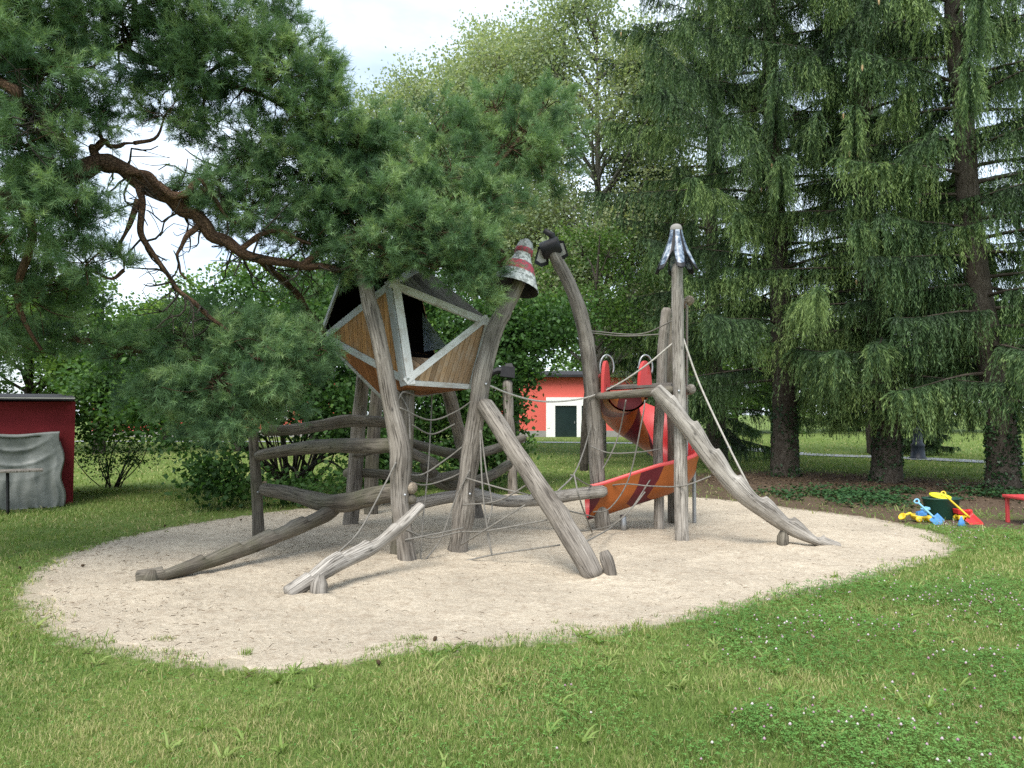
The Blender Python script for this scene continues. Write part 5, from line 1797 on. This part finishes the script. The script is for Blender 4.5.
# ------------------------------------------------------------------ leafy trees and shrubs
def leafy(name, label, base, H, blobs, nclump, nleaf, size, seed, m, bark, trunk_r=.15, group=None, tint0=.45, stems=1, clump_r=.35, spread=.25, cat='tree', lean=(0, 0)):
    """blobs: (centre xyz, radii xyz)"""
    rng = np.random.default_rng(seed)
    base = np.asarray(base, float)
    o = thing(name, label, cat, base, group)
    tb, br, lf = MB(), MB(), MB()
    if stems == 1:
        top = base + np.array([lean[0], lean[1], H * .92])
        tp = [base + [0, 0, -.1], base + [lean[0] * .1, lean[1] * .1, H * .2], base + np.array([lean[0] * .5, lean[1] * .5, H * .5]), top]
        tube_into(tb, tp, [trunk_r * 1.2, trunk_r, trunk_r * .65, .02], seg=10, seed=seed, rough=.07)
        axis = catmull(tp, 50)
    for bi, (c, r) in enumerate(blobs):
        c, r = np.asarray(c, float), np.asarray(r, float)
        if stems == 1:
            z = max(base[2] + H * .12, c[2] - 1.0 * np.hypot(*(c - base)[:2]) - r[2] * .2)
            z = min(z, axis[-1][2] * .97)
            root = np.array([np.interp(z, axis[:, 2], axis[:, q_]) for q_ in range(3)])
            rr = trunk_r * .38
        else:
            a = rng.uniform(0, 6.283)
            root = base + np.array([math.cos(a), math.sin(a), 0]) * rng.uniform(.02, spread)
            root[2] = -.05
            rr = trunk_r * rng.uniform(.7, 1.2)
        mid = root * .5 + c * .5 + np.array([0, 0, .10 * np.linalg.norm(c - root)]) * (1 if stems > 1 else -.4) + rng.normal(size=3) * .08
        tube_into(br, [root, mid, c], [rr, rr * .65, rr * .25], seg=6, rings=16, seed=bi, rough=.05, caps=False)
        n = int(nclump * (r[0] * r[2]) ** .8 + 3)
        u_ = rand_dirs(rng, n) * (rng.uniform(.15, 1, n) ** .45)[:, None]
        cc = c + u_ * r
        for q_ in range(0, n, 2):
            a0 = mid * .35 + c * .65
            if q_ % 4 == 0: tube_into(br, [a0, (a0 + cc[q_]) / 2 + rng.normal(size=3) * .07, cc[q_]], [rr * .22 + .003, .004], seg=3, rings=5, seed=q_, caps=False)
        bt = tint0 + rng.normal() * .07 + .10 * rng.uniform(-1, 1)
        ct = bt + rng.normal(size=n) * .12 + .10 * u_[:, 2]
        k = nleaf
        C = np.repeat(cc, k, 0) + rng.normal(size=(n * k, 3)) * clump_r * np.array([.5, .5, .34])
        C[:, 2] = np.maximum(C[:, 2], .05)
        leaf_quads(lf, C, size, rng, np.repeat(ct, k) + rng.normal(size=n * k) * .10, up=.45, aspect=.72)
    if stems > 1:
        for q_ in range(stems * 2):
            a = rng.uniform(0, 6.283)
            r0_ = base + np.array([math.cos(a), math.sin(a), 0]) * rng.uniform(.02, spread) - [0, 0, .05]
            e_ = r0_ + np.array([math.cos(a) * rng.uniform(.2, 1.1), math.sin(a) * rng.uniform(.1, .6), H * rng.uniform(.35, .7)])
            tube_into(br, [r0_, (r0_ + e_) / 2 + rng.normal(size=3) * .07, e_], [trunk_r * rng.uniform(.5, 1.1), trunk_r * .6, trunk_r * .2], seg=6, rings=14, seed=q_, caps=False)
    if stems == 1:
        tb.build('trunk', bark, o)
    br.build('branches', bark, o)
    lf.build('crown', m, o)
    return o


def crown_blobs(rng, base, H, z0, rad, n, shape='oval'):
    out = []
    for k in range(n):
        f = rng.uniform(0, 1)
        z = z0 + (H - z0) * f
        rr = rad * (math.sin(math.pi * (0.12 + .80 * f)) ** .7 if shape == 'oval' else np.interp(f, [0, .4, .8, 1], [.8, 1, .8, .35]))
        a = rng.uniform(0, 6.283)
        q_ = rng.uniform(.25, 1) ** .6
        s = rad * rng.uniform(.26, .42)
        out.append((base + np.array([math.cos(a) * rr * q_, math.sin(a) * rr * q_, z]), (s, s, s * rng.uniform(.55, .8))))
    return out


rng0 = np.random.default_rng(77)


def px_blobs(lst):
    """(px, py, d, rx_px, ry_px, depth_m)"""
    out = []
    for (px, py, d, rx, ry, dm) in lst:
        out.append((P(px, py, d), (rx / F * d, dm, ry / F * d)))
    return out


hb = G(290, 484)
leafy('hazel_bush', 'big many stemmed dark green bush behind the log rails on the left', hb, 3.5, px_blobs([
    (200, 420, 13.0, 45, 35, .7), (215, 470, 12.6, 30, 22, .5), (235, 486, 12.6, 30, 11, .5), (355, 478, 12.8, 30, 14, .6), (300, 488, 13.0, 34, 8, .5), (200, 370, 14, 50, 35, .9), (260, 350, 14, 50, 40, .9), (310, 330, 14, 40, 40, .9),
    (330, 380, 13.5, 40, 40, .9), (350, 420, 13.5, 40, 35, .8), (385, 450, 13.5, 30, 25, .7), (400, 470, 13.6, 30, 20, .6), (290, 400, 14.5, 60, 40, 1.0), (160, 400, 14, 40, 30, .8), (330, 310, 15, 40, 40, .8), (230, 310, 15, 50, 35, .8), (150, 350, 15, 50, 35, .9), (110, 400, 15, 40, 30, .7), (115, 425, 14.5, 30, 14, .5), (95, 380, 15, 30, 26, .7), (150, 412, 13.5, 34, 12, .5), (370, 330, 15, 30, 40, .8)]),
      125, 24, .105, 201, M['hazel'], M['bark_leaf'], .035, stems=9, spread=.7, cat='bush', tint0=.42, clump_r=.4)
hb2 = G(480, 476)
leafy('hazel_bush', 'tall leafy bush behind the play house with leaves drooping before the red building', hb2, 4.2, px_blobs([
    (430, 400, 16, 45, 50, 1.0), (470, 370, 16, 50, 45, 1.0), (515, 345, 16, 36, 36, 1.0), (535, 325, 16.3, 32, 26, .9), (430, 340, 16.5, 50, 50, 1.0), (490, 320, 16.5, 50, 40, 1.0), (522, 372, 15.6, 22, 16, .5), (500, 405, 15.5, 24, 24, .6), (490, 438, 15.3, 30, 22, .7), (514, 447, 15.2, 14, 10, .3), (455, 440, 15.8, 40, 30, .8), (480, 465, 15.4, 36, 14, .6), (400, 440, 15.8, 36, 34, .8), (548, 342, 16, 20, 14, .5), (410, 300, 17, 45, 45, .9), (570, 320, 16.5, 24, 24, .6)]),
      125, 24, .105, 202, M['hazel'], M['bark_leaf'], .035, stems=8, spread=.6, cat='bush', tint0=.36, clump_r=.4)
sb = G(112, 487)
leafy('shrub', 'small thin stemmed shrub on the lawn between the red shed and big bush', sb, 2, px_blobs([
    (90, 450, 15.8, 20, 16, .4), (115, 440, 15.8, 26, 18, .5), (140, 452, 15.8, 22, 16, .4), (108, 465, 15.8, 24, 12, .4), (130, 430, 16, 22, 14, .4), (85, 420, 16, 24, 18, .4)]), 60, 22, .06, 203, M['hazel'], M['bark_leaf'], .018, stems=6, spread=.2, cat='shrub', tint0=.5, clump_r=.22)

# light poplars behind the play set
def poplar(px, d, ytop, ybot, rad, seed, n, label, lean=0.0, tint0=.5, tr=.22):
    b = np.array([P(px, 0, d)[0], d, 0])
    H = P(px, ytop, d)[2]
    z0 = P(px, ybot, d)[2]
    rng = np.random.default_rng(seed)
    bl_ = crown_blobs(rng, b, H - .3, z0, rad, n, 'cone')
    bl_.append((b + np.array([lean, 0, H - .6]), (.5, .5, .9)))
    leafy('poplar_tree', label, b, H, bl_, 33, 28, .13, seed, M['poplar'], M['bark_pale'], tr, tint0=tint0, clump_r=.85, lean=(lean, 0))


poplar(597, 27, -5, 330, 3.8, 301, 60, 'airy pale green poplar rising tallest left of the spruces', tint0=.55)
poplar(514, 33, 35, 330, 3.8, 306, 50, 'pale poplar set further back, filling the gap between its two neighbours', tint0=.5)
poplar(490, 29, 55, 330, 3.8, 302, 54, 'pale yellowish poplar behind the middle of the pine bough', tint0=.62)
poplar(412, 31, 85, 300, 3.8, 303, 44, 'lower grey green poplar behind the pine and left of its neighbours', tint0=.45)
poplar(632, 40, 290, 375, 2.0, 305, 16, 'small bright green tree in front of the far red building, above the slide', tint0=.75, tr=.12)
poplar(650, 29, 60, 360, 3.0, 304, 34, 'poplar standing close behind the tower and partly inside spruce boughs', tint0=.45)

# dark leaning tree right behind the curved post
db = np.array([P(582, 0, 21)[0], 21, 0])
leafy('maple_tree', 'dark trunked leafy tree directly behind the curved post', db, 7.5, px_blobs([
    (560, 320, 21, 35, 25, .9), (600, 300, 21, 35, 30, .9), (540, 290, 21.5, 35, 30, .9), (620, 330, 21, 28, 22, .8), (580, 250, 22, 35, 30, .9), (635, 290, 22, 30, 30, .8), (610, 250, 22, 26, 26, .8)]),
      45, 24, .10, 310, M['backleaf'], M['bark_leaf'], .11, tint0=.38, clump_r=.4, lean=(.5, 0))

# trees closing the view: every one at its own place
back = [(-40, 30, 260, 2.8), (40, 34, 285, 3.0), (110, 30, 270, 2.7), (175, 36, 290, 3.0), (245, 32, 265, 3.0), (320, 34, 250, 3.2), (390, 38, 260, 3.2), (-120, 26, 230, 3.0),
        (470, 60, 330, 4.5), (620, 62, 320, 5.0), (680, 58, 300, 5.0), (730, 66, 290, 5.2), (790, 62, 300, 5.0), (850, 70, 300, 5.4), (905, 64, 310, 5.0), (960, 70, 300, 5.4), (1015, 62, 300, 5.0), (1080, 60, 290, 5.2), (1150, 58, 290, 5)]
for q_, (px, d, yt, rad) in enumerate(back):
    b = np.array([P(px, 0, d)[0], d, 0])
    H = P(px, yt, d)[2]
    rng = np.random.default_rng(400 + q_)
    far = d > 50
    leafy('park_tree', 'leafy park tree in the far row beyond the lawn and path' if far else 'light green tree behind the red shed and the big bush', b, H,
          crown_blobs(rng, b, H - .4, (1.2 if far else 2.5), rad, 20 if far else 22), 9 if far else 26, 22 if far else 24, .36 if far else .17, 400 + q_, M['backleaf'], M['bark_leaf'], .22,
          group='far park trees' if far else 'trees behind the shed', tint0=.45 + .12 * math.sin(q_ * 1.7), clump_r=.9 if far else .6)

# ------------------------------------------------------------------ grass, clover, ivy, litter
def scatter(rng, n, poly_px=None, y0=None, y1=None, xpad=.4):
    """n random ground points in the strip y0..y1 inside the camera's width"""
    y = np.sqrt(rng.uniform(y0 ** 2, y1 ** 2, n))
    x = rng.uniform(-1, 1, n) * (y * (560 / F) + xpad)
    return x, y


def clover_zone(x, y):
    """how much clover grows here"""
    right = np.clip((x - (-.3 + .35 * (y - 4))) / 1.6, 0, 1)
    return right * np.clip((fnoise(x * 1.1, y * 1.1, 61) - .30) * 3.2, 0, 1)


def grass():
    rng = np.random.default_rng(5)
    mb = MB()
    for (y0, y1, n, L, w) in ((2.6, 4.2, 120000, .033, .0040), (4.2, 6.5, 125000, .034, .0052), (6.5, 10, 80000, .038, .008), (10, 16, 60000, .05, .012), (16, 30, 60000, .055, .02), (30, 48, 30000, .06, .035)):
        x, y = scatter(rng, n, y0=y0, y1=y1)
        sdist = sand_dist(x, y) + (fnoise(x * 2.5, y * 2.5, 71) - .5) * .45
        keep = (sdist > -.03) & (rng.random(n) > soil_mask(x, y) * 1.15) & (rng.random(n) < .12 + 1.35 * fnoise(x * 2.3, y * 2.3, 75)) & (rng.random(n) < .55 + sdist * .9)
        # tufts creeping onto the sand
        tuft = (sdist > -.25) & (sdist <= -.03) & (vnoise(x * 6, y * 6, 77) > .86)
        keep = (keep | tuft) & (sand_dist(x, y) > -.4)
        x, y = x[keep], y[keep]
        m_ = len(x)
        cz = clover_zone(x, y)
        dry = np.clip((fnoise(x * 1.3 + 4, y * 1.3, 73) - .40) * 2.4, 0, 1) * (1 - cz)
        tuftn = np.clip((vnoise(x * 5, y * 5, 79) - .72) * 4, 0, 1)
        ln = L * rng.uniform(.5, 1.35, m_) * (1 + .9 * tuftn) * (1 + .25 * cz)
        a = rng.uniform(0, 6.283, m_)
        lean = rng.uniform(.2, 1.25, m_)
        tip = np.stack([x + np.cos(a) * ln * np.sin(lean), y + np.sin(a) * ln * np.sin(lean), ln * np.cos(lean) + .002], -1)
        Pb = np.stack([x, y, np.full(m_, -.012)], -1)
        isdry = rng.random(m_) < .10 + .5 * dry
        ti = np.where(isdry, rng.uniform(.72, 1.0, m_), .30 + rng.normal(size=m_) * .13 + .5 * (fnoise(x * 1.1, y * 1.1, 81) - .5) + .08 + .12 * tuftn)
        blade_tris(mb, Pb, tip, w * rng.uniform(.7, 1.3, m_) * (1 + .5 * tuftn), rng, ti)
    # broad leaved weeds in the near lawn
    nw = 170
    x, y = scatter(rng, nw, y0=3.0, y1=7)
    ok = sand_dist(x, y) > .05
    for xx, yy in zip(x[ok], y[ok]):
        k = rng.integers(7, 18)
        a = rng.uniform(0, 6.283, k)
        ln = rng.uniform(.04, .11, k)
        Pb = np.tile([xx, yy, 0.0], (k, 1)) + rng.normal(size=(k, 3)) * [.01, .01, 0]
        tip = Pb + np.stack([np.cos(a) * ln, np.sin(a) * ln, ln * rng.uniform(.15, .9, k)], -1)
        blade_tris(mb, Pb, tip, .013, rng, np.full(k, rng.uniform(.4, .62)))
    tag(mb.build('grass', M['grass']), kind='stuff')


grass()


def clover():
    rng = np.random.default_rng(9)
    mb, fb = MB(), MB()
    for (y0, y1, n, s) in ((2.8, 5.0, 42000, .013), (5.0, 8.0, 46000, .016), (8.0, 12.0, 24000, .022)):
        x, y = scatter(rng, n, y0=y0, y1=y1)
        keep = (sand_dist(x, y) + (fnoise(x * 2.5, y * 2.5, 71) - .5) * .4 > .06) & (rng.random(n) < clover_zone(x, y) * 1.1 + .04) & (rng.random(n) > soil_mask(x, y) * 1.3)
        x, y = x[keep], y[keep]
        m_ = len(x)
        cz = clover_zone(x, y)
        h = rng.uniform(.015, .05, m_) + .05 * cz * rng.random(m_)
        a0 = rng.uniform(0, 6.283, m_)
        ti = .3 + .4 * vnoise(x * 2, y * 2, 91) + rng.normal(size=m_) * .14
        for q_ in range(3):
            a = a0 + q_ * 2.094
            C = np.stack([x + np.cos(a) * s * .55, y + np.sin(a) * s * .55, h + rng.normal(size=m_) * .003], -1)
            leaf_quads(mb, C, s, rng, ti, up=2.2, aspect=.85, axis=np.stack([np.cos(a), np.sin(a), np.full(m_, .15)], -1))
    x, y = scatter(rng, 9000, y0=3.0, y1=12.0)
    pr = clover_zone(x, y) * np.clip((fnoise(x * 1.6, y * 1.6, 95) - .38) * 3, .05, 1)
    keep = (sand_dist(x, y) > .15) & (rng.random(len(x)) < pr) & (soil_mask(x, y) < .4)
    x, y = x[keep], y[keep]
    for xx, yy in zip(x, y):
        r = rng.uniform(.0065, .011)
        z = rng.uniform(.05, .11)
        c = np.array([xx, yy, z])
        v = np.array([[1, 0, 0], [-1, 0, 0], [0, 1, 0], [0, -1, 0], [0, 0, 1], [0, 0, -1]], float)
        v = np.vstack([v, unit(np.array([[1, 1, 1], [1, -1, 1], [-1, 1, 1], [-1, -1, 1]], float))])
        fb.add(c + v[:6] * r, [np.array([[0, 2, 4], [2, 1, 4], [1, 3, 4], [3, 0, 4], [2, 0, 5], [1, 2, 5], [3, 1, 5], [0, 3, 5]])], np.full((6, 3), rng.choice([.05, .3, .7, 1.0])))
    tag(mb.build('clover', M['clover']), kind='stuff')
    tag(fb.build('clover_flowers', M['flower']), kind='stuff')


clover()


def ground_ivy():
    rng = np.random.default_rng(13)
    mb = MB()
    c = G(930, 500)
    n = 9000
    x = c[0] + rng.normal(size=n) * 2.2
    y = c[1] + rng.normal(size=n) * .8 + .2
    keep = (fnoise(x * .9, y * .9, 41) > .50) & (sand_dist(x, y) > .9)
    x, y = x[keep], y[keep]
    z = rng.uniform(.01, .16, len(x)) * (.4 + fnoise(x * 1.5, y * 1.5, 43))
    leaf_quads(mb, np.stack([x, y, z], -1), .07, rng, rng.uniform(.1, .9, len(x)), up=1.1, aspect=.85)
    tag(mb.build('ground_ivy', M['ivy']), kind='stuff')


ground_ivy()


def litter():
    rng = np.random.default_rng(15)
    mb = MB()
    # dry needles and twigs on the sand, thicker at the rim and on the left
    n = 20000
    x, y = scatter(rng, n, y0=4.2, y1=14)
    d = sand_dist(x, y)
    keep = (d < .45) & (rng.random(n) < .09 + .8 * np.exp(-(d / .35) ** 2) * (.4 + .6 * (x < 0)) + .45 * (x < -1.6) * (fnoise(x * 1.6, y * 1.6, 51) > .52))
    x, y = x[keep], y[keep]
    m_ = len(x)
    a = rng.uniform(0, 6.283, m_)
    ln = rng.uniform(.015, .07, m_)
    Pb = np.stack([x, y, np.full(m_, .022)], -1)
    tip = Pb + np.stack([np.cos(a) * ln, np.sin(a) * ln, rng.uniform(-.004, .01, m_)], -1)
    blade_tris(mb, Pb, tip, .006, rng, rng.uniform(0, .8, m_))
    # leaf litter under the spruces
    for bx, by in SPRUCE_BASE:
        k = 3500
        x, y = bx + rng.normal(size=k) * 2.6, by - .8 + rng.normal(size=k) * 1.7
        ok = sand_dist(x, y) > -.2
        x, y = x[ok], y[ok]
        leaf_quads(mb, np.stack([x, y, rng.uniform(.0, .03, len(x))], -1), .06, rng, rng.uniform(0, .8, len(x)), up=1.5, aspect=.5)
    # fallen cones along the rim
    for q_ in range(8):
        a = rng.uniform(2.2, 4.9)
        r_ = sand_edge(np.angle(np.exp(1j * a))) + rng.normal() * .35
        c = np.array([_c[0] + math.cos(a) * r_, _c[1] + math.sin(a) * r_, .02])
        lathe(mb, [(.001, -.022), (.012, -.014), (.015, 0), (.010, .015), (.001, .022)], c, 7, axis=rng.normal(size=3))
        mb.A[-1][:] = [.12, 0, 0]
    tag(mb.build('litter', M['litter']), kind='stuff')


litter()
